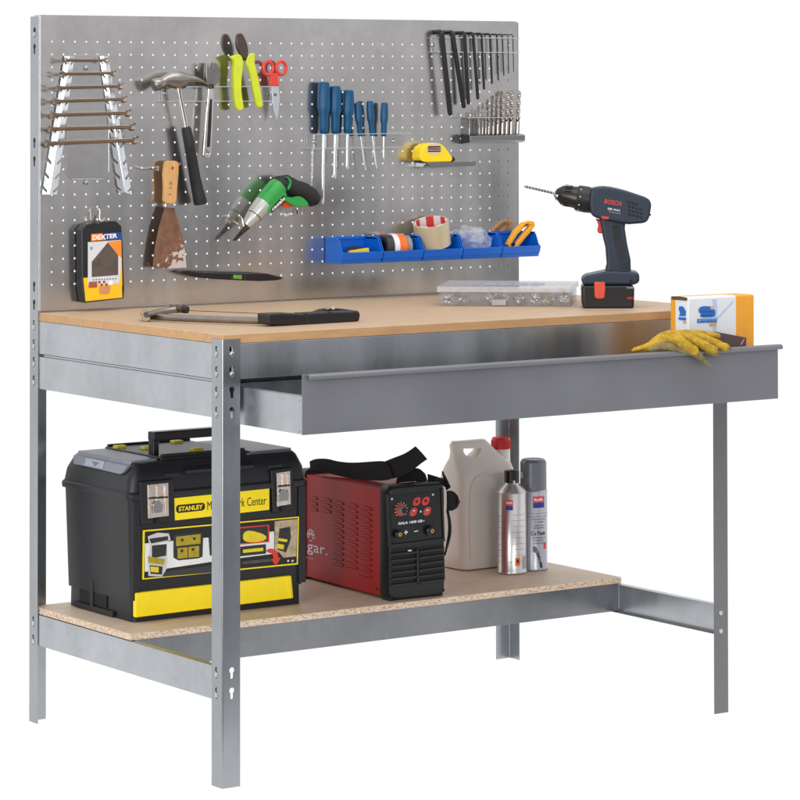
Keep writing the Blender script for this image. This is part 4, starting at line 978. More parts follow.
for y in (TY0 + .03, TY1 - .03): obj('lid_rib', MB().span((.150, y, lidz + .004), (.345, y + .008, lidz + .012)), M_TB, lid, bevel=.002)
hx0, hx1, hy, hz_ = .152, .352, TY0 + .078, .602
mb = MB(); mb.span((hx0, hy - .010, lidz - .004), (hx0 + .014, hy + .012, hz_ - .014)); mb.span((hx1 - .014, hy - .010, lidz - .004), (hx1, hy + .012, hz_ - .014))
mb.span((hx0, hy - .012, hz_ - .018), (hx1, hy + .014, hz_))
obj('handle', mb, M_BLKS, lid, bevel=.003, seg=3)
for x in (.1450, .385):
    obj('handle_lug', MB().lathe([(.012, 0), (.012, .012)], (x + .01, TY0 + .016, .527), (1, 0, 0), 18).span((x - .004, TY0 + .000, .518), (x + .030, TY0 + .022, .526)), M_TB, lid, bevel=.001)
obj('front_ledge', MB().quadring([[V((x, y, z)) for y, z in ((TY0 + .004, .521), (TY0 - .0035, .523), (TY0 - .004, .529), (TY0 + .006, .536), (TY0 + .012, .53))] for x in (.185, .345)]), M_TB, lid, angle=30)
def ft(x, y): return at(x, y, Y=TY0)
zT = zoomf(50, 420, 800 / 270)
def tface(pts, e_, t, m, nm, parent=None, bevel=.0004, it=0):
    P = [at(*zT(p)[0], Y=TY0 - e_) for p in pts]; P = [(p.x, p.z) for p in P]
    if it: P = smooth_poly(P, it)
    return obj(nm, MB().sheet(P, (0, t, 0), fn=lambda x, z: (x, TY0 - e_, z)), m, parent or tb, bevel=bevel)
M_LATCH = mat('latch_nickel', (240, 226, 214), .26, 1, .1)
for qa, qb, y0, y1, sl in ((265, 372, 178, 320, 0), (655, 726, 143, 285, 0)):
    w_ = qb - qa
    lp = tface([(qa, y0 + 4), (qb - 4, y0 - 4), (qb, y1 - 18), (qa + 6, y1 - 8)], .006, .014, M_TB, 'latch_plate', rim, .003)
    cx0 = qa + w_ * .22; cx1 = qa + w_ * .80
    l1 = tface([(cx0, y0 + 14), (cx1, y0 + 8), (cx1 + 2, y1 - 36), (cx0 + 2, y1 - 28)], .0085, .002, M_LATCH, 'latch', rim, .0006)
    for fx in (.12, .5, .88):
        xx = cx0 + (cx1 - cx0) * fx; tface([(xx - 3, y0 + 16), (xx + 3, y0 + 15), (xx + 4, y1 - 44), (xx - 2, y1 - 42)], .0115, .003, M_LATCH, 'latch_rod', l1, .0008)
    xm = (cx0 + cx1) / 2; tface([(xm - 14, y0 + 74), (xm - 4, y0 + 62), (xm + 6, y0 + 62), (xm + 18, y0 + 72), (xm + 16, y1 - 44), (xm - 12, y1 - 40)], .014, .006, M_CHROME, 'latch_tongue', l1, .002)
    tface([(cx0 + 4, y0 + 52), (cx1, y0 + 48), (cx1, y0 + 53), (cx0 + 4, y0 + 57)], .0125, .002, M_DARKST, 'latch_hinge', l1, .0005)
    tface([(xm - 6, y1 - 28), (xm + 6, y1 - 30), (xm + 6, y1 - 14), (xm - 6, y1 - 12)], .0105, .005, M_BLKS, 'latch_knob', l1, .001)
dw = tface([(254, 513), (716, 461), (722, 528), (254, 586)], .0075, .012, M_YEL, 'drawer', None, .002)
tface([(700, 464), (714, 462), (718, 526), (712, 530), (704, 500)], .009, .003, M_YEL, 'drawer_grip', dw, .001)
nm = tface([(368, 232), (650, 203), (650, 266), (368, 298)], .0042, .004, M_YEL, 'name_plate', None, .0004)
tface([(374, 258), (380, 252), (452, 245), (459, 249), (459, 262), (453, 268), (380, 276), (374, 271)], .0046, .001, M_BLKPR, 'badge', nm, .0001)
def ttext(s, x0, y0, x1, y1, hpx, e_, m, parent, bold=0):
    a = at(*zT((x0, y0))[0], Y=TY0 - e_); b2 = at(*zT((x1, y1))[0], Y=TY0 - e_); d = b2 - a
    text(s, a, d, V((0, 0, 1)), d.length, hpx / 2.963 / 505, m, parent, bold=bold)
ttext('STANLEY', 381, 271, 453, 263.5, 14, .0048, M_YEL, nm, .035)
ttext('Mobile Work Center', 466, 267, 641, 250, 26, .0044, M_BLKPR, nm)
pic = tface([(277, 327), (738, 286), (735, 428), (275, 473)], .0040, .004, M_YEL, 'picture_label', None, .0004)
tface([(281, 331), (734, 290), (731, 424), (279, 469)], .0044, .001, M_BLKPR, 'label_field', pic, .0001)
tface([(281, 366), (664, 330), (664, 396), (480, 420), (281, 450)], .0047, .001, mat('label_white', (226, 226, 226), .45), 'label_band', pic, .0001)
tface([(318, 452), (480, 430), (480, 452), (318, 466)], .0050, .001, mat('label_grey', (50, 50, 52), .45), 'label_shade', pic, .0001)
M_OLIVE = mat('picture_olive', (170, 150, 22), .45, 0, .15, 90); M_PDARK = mat('picture_dark', (40, 38, 36), .5, 0, .2, 90); M_PTAN = mat('picture_tan', (176, 158, 132), .5, 0, .25, 120); M_PYEL = mat('picture_yellow', (226, 200, 30), .45, 0, .1, 80); M_PRED = mat('picture_red', (214, 52, 36), .45)
tface([(290, 345), (318, 334), (352, 336), (358, 356), (322, 366), (330, 380), (348, 384), (346, 440), (332, 464), (292, 462), (290, 410), (296, 374)], .0052, .001, mat('picture_pale', (200, 200, 200), .5), 'pictured_trolley', pic, .0001)
tface([(294, 352), (350, 344), (350, 356), (300, 366)], .0055, .001, M_PDARK, 'pictured_trolley', pic, .0001)
tface([(302, 372), (346, 368), (344, 402), (302, 410)], .0055, .001, M_PDARK, 'pictured_trolley', pic, .0001)
tface([(290, 404), (340, 412), (338, 430), (292, 424)], .0057, .001, M_OLIVE, 'pictured_trolley', pic, .0001)
tface([(296, 430), (334, 434), (332, 458), (298, 456)], .0055, .001, M_PDARK, 'pictured_trolley', pic, .0001)
tface([(298, 434), (322, 436), (322, 452), (299, 450)], .0058, .001, M_PYEL, 'pictured_trolley', pic, .0001)
tface([(366, 342), (378, 338), (450, 332), (454, 346), (452, 405), (440, 410), (380, 416), (366, 408)], .0052, .001, M_PDARK, 'pictured_cabinet', pic, .0001)
tface([(374, 346), (446, 338), (446, 366), (374, 374)], .0055, .001, M_OLIVE, 'pictured_cabinet', pic, .0001)
tface([(378, 380), (408, 377), (408, 408), (378, 411)], .0055, .001, M_OLIVE, 'pictured_cabinet', pic, .0001)
tface([(411, 376), (442, 373), (442, 405), (411, 408)], .0055, .001, M_OLIVE, 'pictured_cabinet', pic, .0001)
for x, y in ((388, 352), (424, 348), (387, 384), (420, 380)): tface([(x, y), (x + 8, y - 1), (x + 8, y + 7), (x, y + 8)], .0058, .001, M_PDARK, 'pictured_lock', pic, .0001)
tface([(470, 345), (490, 343), (490, 400), (474, 402)], .0055, .001, M_PDARK, 'pictured_handle', pic, .0001)
tface([(556, 318), (650, 310), (650, 362), (556, 370)], .0052, .001, M_PRED, 'pictured_inset', pic, .0001)
tface([(560, 322), (646, 314), (646, 358), (560, 366)], .0055, .001, M_PDARK, 'pictured_inset', pic, .0001)
tface([(572, 334), (592, 326), (640, 340), (642, 356), (600, 364), (572, 358)], .0058, .001, M_PYEL, 'pictured_tray', pic, .0001, 1)
tface([(560, 376), (640, 368), (640, 396), (564, 404)], .0055, .001, M_PDARK, 'pictured_box', pic, .0001)
tface([(572, 384), (632, 378), (632, 388), (572, 394)], .0058, .001, M_PYEL, 'pictured_box', pic, .0001)
tface([(640, 388), (650, 382), (662, 382), (674, 390), (677, 408), (684, 408), (670, 432), (654, 412), (662, 410), (660, 396), (650, 394)], .0062, .001, M_PRED, 'arrow', pic, .0001)
tface([(666, 300), (733, 293), (730, 404), (692, 408), (682, 395), (666, 385)], .0052, .001, M_PTAN, 'pictured_path', pic, .0001)
tface([(680, 322), (712, 316), (714, 350), (700, 392), (674, 384)], .0056, .001, M_PDARK, 'pictured_case', pic, .0001)
tface([(677, 350), (704, 354), (702, 362), (676, 358)], .0059, .001, M_PYEL, 'pictured_case', pic, .0001)
tface([(674, 366), (694, 370), (692, 384), (673, 380)], .0059, .001, M_PYEL, 'pictured_case', pic, .0001)
for x in (706, 719): tface([(x - 4, 418), (x, 413), (x + 4, 417), (x, 422)], .0055, .001, M_PKGREY, 'pictured_mark', pic, .0001, 1)
for k in range(5): tface([(570, 426 - k * 3 + k * 0), (660, 417 - k * 3), (660, 418 - k * 3), (570, 427 - k * 3)], .0049, .001, M_STEEL, 'small_print', pic, .0001) if k < 3 else None
# side recess
obj('side_recess', MB().span((TX0 + .003, TY0 + .112, .250), (TX0 + .0062, TY0 + .226, .303)), M_DARKVOID, tb, bevel=.001)
obj('side_post', MB().span((TX0 + .000, TY0 + .164, .246), (TX0 + .006, TY0 + .177, .303)), M_TB, tb, bevel=.001)
obj('side_skirt', MB().span((TX0 - .0002, TY0 + .080, .237), (TX0 + .006, TY0 + .245, .248)), M_TB, tb, bevel=.001)
# vertical ribs by the front corners
for x in (TX0 - .0015, TX1 - .018):
    obj('corner_rib', MB().quadring([[V((x + a_, TY0 - .004 + b_, z)) for a_, b_ in ((0, .006), (.002, 0), (.018, 0), (.020, .006))] for z in (.28, .478)]), M_TB, tb, bevel=.001)

# --- welder
wo = at(388.7, 601.8, Z=ZS); wa = math.radians(-3)
wl = thing('welding_inverter', 'red and black portable welding inverter with control knob on its front', 'welder', wo, wa)
WW, WD_, WH = .1385, .388, .236
M_WRED = mat('welder_red', (160, 24, 24), .5, 0, .04, 15, .1, 800, .3); M_WBLK = mat('welder_black', (15, 16, 18), .45, 0, .08, 40, .1, 700)
def wbox(nm, a, b, m, par=None, bevel=.002, seg=2): return obj(nm, MB().span(a, b), m, par or wl, bevel=bevel, seg=seg, world=False)
mb = MB().span((.004, .030, .006), (WW - .004, WD_ - .02, WH - .010))
iw = Matrix.Translation(wo) @ Matrix.Rotation(wa, 4, 'Z'); iwi = iw.inverted()
zV = zoomf(290, 420, 4)
def wside(x, y, dx=.004):
    q = zV((x, y))[0]; d = FW + R * ((q[0] - PCX) / F_PX) - U * ((q[1] - PCY) / F_PX)
    o2 = iwi @ CAM; d2 = iwi.to_3x3() @ d; return o2 + d2 * ((dx - o2.x) / d2.x)
gaps = []
for xa_, xb_, ytop, rows in ((282, 328, 362, 13), (227, 272, 350, 12), (170, 216, 340, 12), (120, 166, 328, 3), (78, 112, 320, 3)):
    for r_ in range(rows):
        a_ = wside(xb_, ytop + r_ * 22.4); b_ = wside(xa_, ytop + r_ * 22.4)
        y0, y1, zz = a_.y, b_.y, a_.z; h_ = (y1 - y0)
        mb.sheet([(y0, zz), (y1, zz), (y1 - h_ * .08, zz + .0036), (y1 - h_ * .3, zz + .0056), (y0 + h_ * .3, zz + .0056), (y0 + h_ * .08, zz + .0036)], (-.0024, 0, 0), fn=lambda y, z: (.0042, y, z))
        gaps.append(((.0022, y0 + h_ * .05, zz - .0010), (.0040, y1 - h_ * .05, zz + .0004)))
mb.bm.faces.ensure_lookup_table(); n0 = len(mb.bm.faces)
for a_, b_ in gaps: mb.span(a_, b_)
mb.bm.faces.ensure_lookup_table()
for f_ in mb.bm.faces[n0:]: f_.material_index = 1
obj('casing', mb, [M_WRED, mat('louvre_shade', (60, 10, 10), .6)], wl, bevel=.0008, world=False)  # dark red strips in the louvre gaps paint the shade under the lips
def wring(y, i, zt, r): return [V((x, y, z)) for x, z in rrect(WW - 2 * i, zt - 2 * i, r, 5, WW / 2, zt / 2 + .000)]
obj('front_frame', MB().quadring([wring(.036, .0005, WH + .002, .014), wring(.010, .000, WH + .002, .015), wring(.002, .003, WH + .002, .015), wring(.000, .006, WH + .002, .014)]), M_WBLK, wl, world=False, angle=25)
obj('rear_frame', MB().quadring([wring(WD_, .002, WH + .002, .014), wring(WD_ - .03, .0005, WH + .002, .015)]), M_WBLK, wl, world=False, angle=25)
zI = zoomf(370, 475, 615 / 100)
def wf(x, y, dy=0):
    """photo point -> local point on the front face"""
    q = zI((x, y))[0]; d = FW + R * ((q[0] - PCX) / F_PX) - U * ((q[1] - PCY) / F_PX)
    o2 = iwi @ CAM; d2 = iwi.to_3x3() @ d; t = (dy - o2.y) / d2.y; return o2 + d2 * t
def wface(pts, dy, t, m, nm, par=None, bevel=.0004, it=0):
    P = [wf(*p, dy) for p in pts]; P = [(p.x, p.z) for p in P]
    if it: P = smooth_poly(P, it)
    return obj(nm, MB().sheet(P, (0, t, 0), fn=lambda x, z: (x, dy, z)), m, par or wl, bevel=bevel, world=False)
pn = wface([(116, 125), (436, 95), (450, 385), (390, 395), (260, 410), (140, 425), (128, 300)], -.0006, .002, M_BLKS, 'control_panel', None, .0005)
for q in ((98, 110), (440, 74)): pass
wface([(104, 120), (116, 118), (130, 430), (118, 432)], -.004, .006, M_WBLK, 'panel_edge', None, .001)
wface([(438, 84), (450, 82), (462, 395), (452, 397)], -.004, .006, M_WBLK, 'panel_edge', None, .001)
wface([(118, 428), (262, 412), (392, 394), (462, 388), (464, 408), (394, 414), (264, 432), (122, 450)], -.005, .007, M_WBLK, 'panel_edge', None, .001)
kc = wf(190, 215, -.001)
obj('dial', MB().lathe([(.0125, 0), (.0125, .0008)], kc, (0, -1, 0), 32), mat('dial_red', (196, 54, 40), .5), pn, world=False)
for k in range(11):
    q = math.radians(-40 + k * 26); c = kc + V((math.cos(q) * .0146, -.0006, math.sin(q) * .0150))
    obj('dial_mark', MB().box(c, (.0018, .0008, .0018)), M_PKGREY, pn, world=False)
kn = obj('knob', MB().lathe([(.0078, 0), (.0078, .012), (.0066, .0135), (.001, .014)], kc, (0, -1, 0), 24), mat('knob_grey', (134, 130, 132), .5), pn, world=False)
obj('knob_cap', MB().lathe([(.0066, 0), (.0060, .001), (.001, .0012)], kc + V((0, -.014, 0)), (0, -1, 0), 24), M_BLKS, kn, world=False)
M_WLR = mat('panel_red', (196, 56, 50), .5)
for (cx, cy), nm in (((288, 163), 'warning_light'), ((343, 160), 'warning_light'), ((267, 227), 'panel_symbol'), ((352, 223), 'panel_symbol')):
    wface([(cx - 24, cy + 26), (cx - 22, cy - 8), (cx - 2, cy - 27), (cx + 24, cy - 26), (cx + 22, cy + 8), (cx + 4, cy + 27)], -.0012, .001, M_WLR, nm, pn, .0002, 1)
    if nm == 'warning_light': obj('lamp', MB().lathe([(.0032, 0), (.0026, .002), (.0008, .0026)], wf(cx, cy, -.0012), (0, -1, 0), 14), mat('lamp_dark', (70, 14, 14), .25), pn, world=False)
    else: wface([(cx - 8, cy - 8), (cx + 10, cy - 10), (cx - 2, cy + 12), (cx + 8, cy - 2)], -.0016, .0004, M_WHITE, 'symbol_mark', pn, .0001)
for q in ((133, 147), (386, 120), (310, 224)): obj('screw', MB().lathe([(.0030, 0), (.0024, .0012), (.0008, .0016)], wf(*q, -.0012), (0, -1, 0), 14), M_RIVET, pn, world=False)
def wtext(s, x0, y0, x1, y1, hpx, m, dy=-.0011, bold=.03):
    a = wf(x0, y0, dy); b2 = wf(x1, y1, dy); d = b2 - a; text(s, a, d, (0, 0, 1), d.length, hpx / 6.15 / 480, m, pn, bold=bold, world=False)
wtext('GALA 1600 GE~', 172, 307, 335, 288, 16, M_WHITE)
wtext('+', 210, 368, 232, 364, 26, M_PKGREY, bold=.05); wtext('-', 270, 351, 296, 346, 6, M_PKGREY, bold=.05)
M_GOLD = mat('brass_socket', (216, 168, 84), .25, 1, .1)
for cx, cy, r_ in ((166, 362, .0088), (364, 340, .0105)):
    c = wf(cx, cy, -.0012); sk = obj('socket', MB().lathe([(r_, 0), (r_, .008), (r_ * .8, .010), (r_ * .5, .0102)], c, (0, -1, 0), 24), M_BLKS, pn, world=False)
    obj('socket_core', MB().lathe_closed([(.0012, 0), (.0046, 0), (.0042, .003), (.0018, .003)], c + V((0, -.0100, 0)), (0, -1, 0), 18), M_GOLD, sk, world=False)
# front grille: a recess strip and slats
wface([(132, 455), (455, 425), (462, 640), (135, 682)], -.0008, .001, M_DARKVOID, 'grille_recess', None, .0002)
for k in range(6):
    yl_ = 484 + k * 38; yr_ = 436 + k * 38.5 + 4
    wface([(132, yl_), (288, yl_ - 14 - 3), (288, yl_ - 1), (132, yl_ + 15)], -.006, .006, M_WBLK, 'grille_slat', None, .001)
    wface([(304, yl_ - 17), (460, yr_ + 4), (460, yr_ + 20), (304, yl_ - 1)], -.006, .006, M_WBLK, 'grille_slat', None, .001)
wface([(288, 455), (300, 454), (304, 664), (290, 666)], -.007, .007, M_WBLK, 'grille_post', None, .001)
wface([(232, 462), (256, 460), (256, 468), (236, 470)], -.0068, .001, M_PKGREY, 'grille_mark', None, .0001)
for q in ((130, 748), (450, 708)): obj('corner_screw', MB().lathe([(.004, 0), (.0034, .0012), (.001, .0014)], wf(*q, 0), (0, -1, 0), 14), M_DARKVOID, wl, world=False)
# side emblem and lettering (on the red flank)
def wsd(y, z): return (.0036, y, z)
p1 = wside(150, 556, .0038); p0 = wside(-30, 512, .0038)
text('gala gar.', V((.0038, p0.y, p1.z)), (0, -1, 0), (0, 0, 1), p0.y - p1.y, .030, M_PKGREY, wl, bold=.0, world=False)
p1 = wside(146, 574, .0038); p0 = wside(10, 562, .0038)
text('www.galagar.com', V((.0038, p0.y, p1.z)), (0, -1, 0), (0, 0, 1), (p0.y - p1.y) * .62, .0045, M_PKGREY, wl, world=False)
ec = wside(84, 462, .0038)
for k in range(5):
    q = math.radians(90 + (k - 2) * 46); c = (ec.y - math.cos(q) * .011, ec.z + math.sin(q) * .008)
    pts = [(c[0] + .0060 * math.cos(t_), c[1] + .0062 * math.sin(t_)) for t_ in [2 * PI * i / 14 for i in range(14)]]
    hole = [(c[0] + .0042 * math.cos(t_), c[1] + .0045 * math.sin(t_)) for t_ in [2 * PI * i / 14 for i in range(14)]]
    obj('emblem', MB().sheet(pts, (-.0004 - k * .00005, 0, 0), [hole], fn=lambda y, z: (.0038, y, z)), M_PKGREY, wl, smooth=False, world=False)
wbox('emblem_stem', (.0034, ec.y - .006, ec.z - .012), (.0038, ec.y + .006, ec.z - .0105), M_PKGREY, None, .0001, 1)
wbox('flank_screw', (.003, .052, .016), (.0045, .058, .022), M_BLKS, None, .001)
for x in (.004, WW - .030): wbox('foot', (x, .004, 0), (x + .026, .034, .008), M_WBLK); wbox('foot', (x, WD_ - .03, 0), (x + .026, WD_ - .004, .008), M_WBLK)
# shoulder strap lying on top
M_STRAP = mat('strap_webbing', (18, 18, 20), .75, 0, .2, 120, .4, 900)
zU = zoomf(300, 440, 800 / 170)
def ribbon(st, nm='strap', th=.0022):
    """stations: top point, bottom point in the photo, and their depth planes"""
    rows = []
    for (x0, y0), (x1, y1), Xa in st:
        rows.append(tuple(at(*zU((x0, y0))[0], X=Xa)) + tuple(at(*zU((x1, y1))[0], X=Xa + .003)))
    rows = smooth_path(rows, 2); P = [(V(r[:3]), V(r[3:])) for r in rows]; rings = []
    for i, (a, b2) in enumerate(P):
        t = P[min(i + 1, len(P) - 1)][0] - P[max(i - 1, 0)][0] + P[min(i + 1, len(P) - 1)][1] - P[max(i - 1, 0)][1]
        w = (b2 - a); n_ = t.cross(w).normalized() * th / 2; m_ = (a + b2) / 2 + n_ * 1.5
        rings.append([a + n_, m_ + n_, b2 + n_, b2 - n_, m_ - n_, a - n_])
    return obj(nm, MB().quadring(rings), M_STRAP, wl, angle=50)
ribbon([((46, 100), (46, 142), .652), ((72, 88), (70, 142), .656), ((130, 88), (120, 152), .668), ((170, 100), (180, 168), .676), ((240, 108), (250, 182), .686), ((330, 102), (330, 190), .696), ((385, 98), (400, 192), .700), ((410, 104), (440, 180), .704)])
ribbon([((392, 104), (396, 186), .704), ((440, 84), (452, 180), .708), ((490, 66), (512, 160), .714), ((520, 48), (565, 112), .720), ((544, 30), (598, 90), .726)])
ribbon([((460, 140), (452, 205), .712), ((490, 150), (480, 198), .718), ((530, 135), (520, 195), .724), ((560, 132), (560, 195), .732), ((590, 160), (600, 200), .742)])
ribbon([((600, 160), (600, 192), .744), ((640, 172), (640, 198), .756), ((672, 180), (690, 225), .772)])
ribbon([((668, 148), (670, 151), .770), ((684, 170), (680, 200), .772), ((708, 222), (690, 236), .776)])
ribbon([((690, 240), (690, 330), .776), ((715, 238), (715, 334), .784), ((738, 258), (738, 322), .790), ((744, 285), (744, 300), .786)], th=.004)
ribbon([((688, 330), (700, 331), .778), ((698, 380), (712, 392), .780), ((698, 440), (712, 446), .780), ((686, 500), (696, 508), .776), ((678, 540), (684, 545), .770)])

# --- jerry can
M_JUG = mat('milky_plastic', (224, 219, 210), .36, 0, .04, 8, .06, 60, .4, sss=.3)
jx0, jx1, jy0, jy1 = .9775, 1.131, .619, .722
jm = (jy0 + jy1) / 2
jz = lambda y: at(470, y, Y=jm).z
jt = thing('jerry_can', 'milky white plastic jerry can with red cap and moulded handle', 'canister', ((jx0 + jx1) / 2, jm, ZS))
lx = lambda x, y: at(x, y, Y=jm).x
ztop = jz(440); zsh = jz(469)
body = [(.012, .0005, 0), (.004, .003, 0), (0, .012, 0)]
def jring(xa_, xb_, hw, z, r): return [V((x, y, z)) for x, y in rrect(xb_ - xa_, 2 * hw, min(r, hw * .95), 6, (xa_ + xb_) / 2, jm)]
hw = (jy1 - jy0) / 2
xL = lx(449, 442.5) ; xR = lx(484, 439)
rings = [jring(jx0 + .010, jx1 - .010, hw - .010, ZS + .0006, .018), jring(jx0 + .003, jx1 - .003, hw - .003, ZS + .003, .020), jring(jx0, jx1, hw, ZS + .010, .022)]
for k in range(1, 8): rings.append(jring(jx0 + .0015 * math.sin(k), jx1, hw, ZS + .010 + (zsh - .02 - ZS - .010) * k / 7, .022))
xcap = lx(503.5, 449); zcap = at(503.5, 449, Y=jm).z
xs2 = min(lx(518, 465), jx1 - .001); zz2 = zsh + .010
def xr(z): return xs2 + (xR - xs2) * (z - zz2) / (ztop - zz2)
rings += [jring(jx0 + .001, jx1 - .001, hw - .004, zsh - .006, .022), jring(jx0 + .002, xs2, hw - .016, zz2, .022), jring(jx0 + .005, xr(zsh + .026), hw - .030, zsh + .026, .018), jring(max(xL, jx0 + .006), xr(zsh + .040), .015, zsh + .040, .013), jring(xL + .004, xr(ztop - .008) , .0125, ztop - .008, .011), jring(xL + .009, xR - .001, .008, ztop, .007)]
jb = obj('body', MB().quadring(rings), M_JUG, jt, angle=40)
hol = [at(x, y, Y=jm) for x, y in ((460.5, 448), (478.5, 447.6), (476, 452), (472, 456.5), (461.8, 455), (460, 451))]
boolean_cut(jb, [MB().sheet([(p.x - .001, p.z) for p in hol], (0, .2, 0), fn=lambda x, z: (x, jm - .1, z))])
obj('neck', MB().lathe([(.021, -.030), (.0205, .002)], (xcap, jm + .010, zcap), (0, 0, 1), 26), M_JUG, jt)
M_CAP = mat('red_cap', (204, 32, 30), .4, 0, .05)
cp = [(.0215, .0), (.0215, .020), (.019, .0255), (.001, .0262)]
mb = MB().lathe(cp, (xcap, jm + .010, zcap), (0, 0, 1), 30)
for k in range(28):
    q = 2 * PI * k / 28; mb.box((xcap + .0216 * math.cos(q), jm + .010 + .0216 * math.sin(q), zcap + .010), (.0014, .0014, .018), Matrix.Rotation(q, 3, 'Z'))
obj('cap', mb, M_CAP, jt)
obj('side_rib', MB().tube(smooth_path([(jx0 + .020, jy0 - .0002, .26), (jx0 + .017, jy0 - .0006, .34), (jx0 + .020, jy0 - .0002, .43), (jx0 + .05, jy0 - .0002, .445), (jx1 - .02, jy0 - .0002, .446)], 2), .0014, 8), M_JUG, jt)

# --- spray cans
M_CAN = mat('brushed_aluminium', (206, 202, 204), .30, .95, .05, 10, 0, 1, .5, (60, 60, 1)); M_CAN2 = mat('printed_silver', (176, 178, 186), .32, .6, .03)
def wrap(c, r, ph0, ph1, z0, z1, m, nm, par, e_=.0003, n=10):
    """label bent round a can; angles in degrees measured from the view side"""
    a0 = math.atan2(-(FW.y), -(FW.x)); rings = []
    for i in range(n + 1):
        q = a0 + math.radians(ph0 + (ph1 - ph0) * i / n); d = V((math.cos(q), math.sin(q), 0)); rings.append([V((c[0], c[1], z0)) + d * r, V((c[0], c[1], z0)) + d * (r + e_), V((c[0], c[1], z1)) + d * (r + e_), V((c[0], c[1], z1)) + d * r])
    return obj(nm, MB().quadring(rings), m, par)
def wraptext(s, c, r, ph, z, w, h, m, par, bold=0):
    cu_ = text(s, (0, 0, 0), (1, 0, 0), (0, 1, 0), w, h, m, None, depth=0, bold=bold)
    a0 = math.atan2(-(FW.y), -(FW.x)) + math.radians(ph); im = base_matrix(par).inverted()
    for v in cu_.data.vertices:
        q = a0 + (v.co.x - w / 2) / r; v.co = im @ V((c[0] + math.cos(q) * (r + .0006), c[1] + math.sin(q) * (r + .0006), z + v.co.y))
    cu_.parent = par; cu_.name = 'lettering'
M_LRED = mat('label_strong_red', (222, 44, 44), .45); M_LBLUE = mat('label_navy', (24, 44, 140), .45); M_LGREY = mat('label_print_grey', (132, 130, 136), .5)
c1 = at(512, 573, Z=ZS); r1 = .0335
s1 = thing('spray_can', 'bare aluminium aerosol can with black nozzle cap, in front', 'spray can', c1)
hh = .1795
obj('can', MB().lathe([(r1 - .002, .0003), (r1, .002), (r1, .006), (r1 - .0015, .008), (r1 - .0015, hh - .004), (r1, hh - .002), (r1 - .001, hh), (r1 - .006, hh + .007), (r1 - .016, hh + .0145), (r1 - .0175, hh + .018)], c1, (0, 0, 1), 48), M_CAN, s1, angle=50)
obj('nozzle_cap', MB().lathe([(.0135, hh + .012), (.0150, hh + .0145), (.0150, hh + .019), (.0165, hh + .0195), (.0165, hh + .043), (.0155, hh + .0445), (.001, hh + .045)], c1, (0, 0, 1), 32), M_BLKS, s1)
obj('nozzle_slot', MB().box(c1 + V((-FW.x, -FW.y, 0)) * .0160 + V((.004, -.002, hh + .020)), (.004, .004, .008)), M_PKGREY, s1)
wrap(c1, r1 - .0015, -24, 4, .235 + .151, .235 + .163, M_LRED, 'label_patch', s1); wrap(c1, r1 - .0015, -24, 4, .235 + .141, .235 + .1505, M_LBLUE, 'label_patch', s1)
wraptext('Krafft', c1, r1 - .0015, -10, .235 + .1545, .013, .0055, M_WHITE, s1, .03)
for k in range(9):
    z = .235 + .130 - k * .0125
    wrap(c1, r1 - .0015, -4 if k % 2 else 6, 58, z, z + .0007, M_LGREY, 'print_line', s1); wrap(c1, r1 - .0015, -70, -50, z - .003, z - .0022, M_LGREY, 'print_line', s1)
for k in range(14): wrap(c1, r1 - .0015, -72 + (k % 3) * 2, -54, .235 + .125 - k * .006, .235 + .1258 - k * .006, M_LGREY, 'print_line', s1, n=4)
wrap(c1, r1 - .0015, 12, 34, .235 + .020, .235 + .038, mat('hazard_orange', (236, 128, 40), .5), 'hazard_mark', s1)
wrap(c1, r1 - .0015, 19, 27, .235 + .026, .235 + .034, M_BLKPR, 'hazard_mark', s1, .0006)
wraptext('210', c1, r1 - .0015, -7, .235 + .026, .006, .004, M_BLKPR, s1)
for k in range(9): wrap(c1, r1 - .0015, 46 + k * 2.6, 47.4 + k * 2.6 + (k % 2) * .5, .235 + .012, .235 + .040, M_BLKPR if k % 2 == 0 else M_WHITE, 'barcode', s1, n=2)
c2 = at(533.5, 569.5, Z=ZS); r2 = .0315
s2 = thing('spray_can', 'taller silver spray can with wide grey cap and dark lettering, behind', 'spray can', c2)
h2 = .1765
obj('can', MB().lathe([(r2 - .002, .0003), (r2, .002), (r2, .005), (r2 - .001, .007), (r2 - .001, h2 - .004), (r2, h2 - .002), (r2 - .002, h2), (r2 - .006, h2 + .003)], c2, (0, 0, 1), 48), M_CAN2, s2, angle=50)
obj('cap', MB().lathe([(r2 - .003, h2 + .0002), (r2 - .0022, h2 + .001), (r2 - .0025, h2 + .060), (r2 - .006, h2 + .0655), (r2 - .010, h2 + .067), (r2 - .011, h2 + .0660), (.001, h2 + .0662)], c2, (0, 0, 1), 40), mat('cap_grey', (112, 114, 124), .34, .35, .04), s2)
wrap(c2, r2 - .0022, -72, -52, .235 + h2 + .026, .235 + h2 + .040, M_PKGREY, 'cap_spot', s2, .0006)
wrap(c2, r2 - .001, -2, 50, .235 + .151, .235 + .164, M_LRED, 'label_patch', s2); wrap(c2, r2 - .001, -2, 50, .235 + .139, .235 + .1505, M_LBLUE, 'label_patch', s2)
wraptext('Krafft', c2, r2 - .001, 22, .235 + .154, .020, .0065, M_WHITE, s2, .03)
wrap(c2, r2 - .001, -85, 85, .235 + .126, .235 + .1272, M_LGREY, 'print_line', s2, n=24); wrap(c2, r2 - .001, -85, 85, .235 + .119, .235 + .1202, M_LGREY, 'print_line', s2, n=24)
M_CT = mat('can_text', (52, 54, 62), .5)
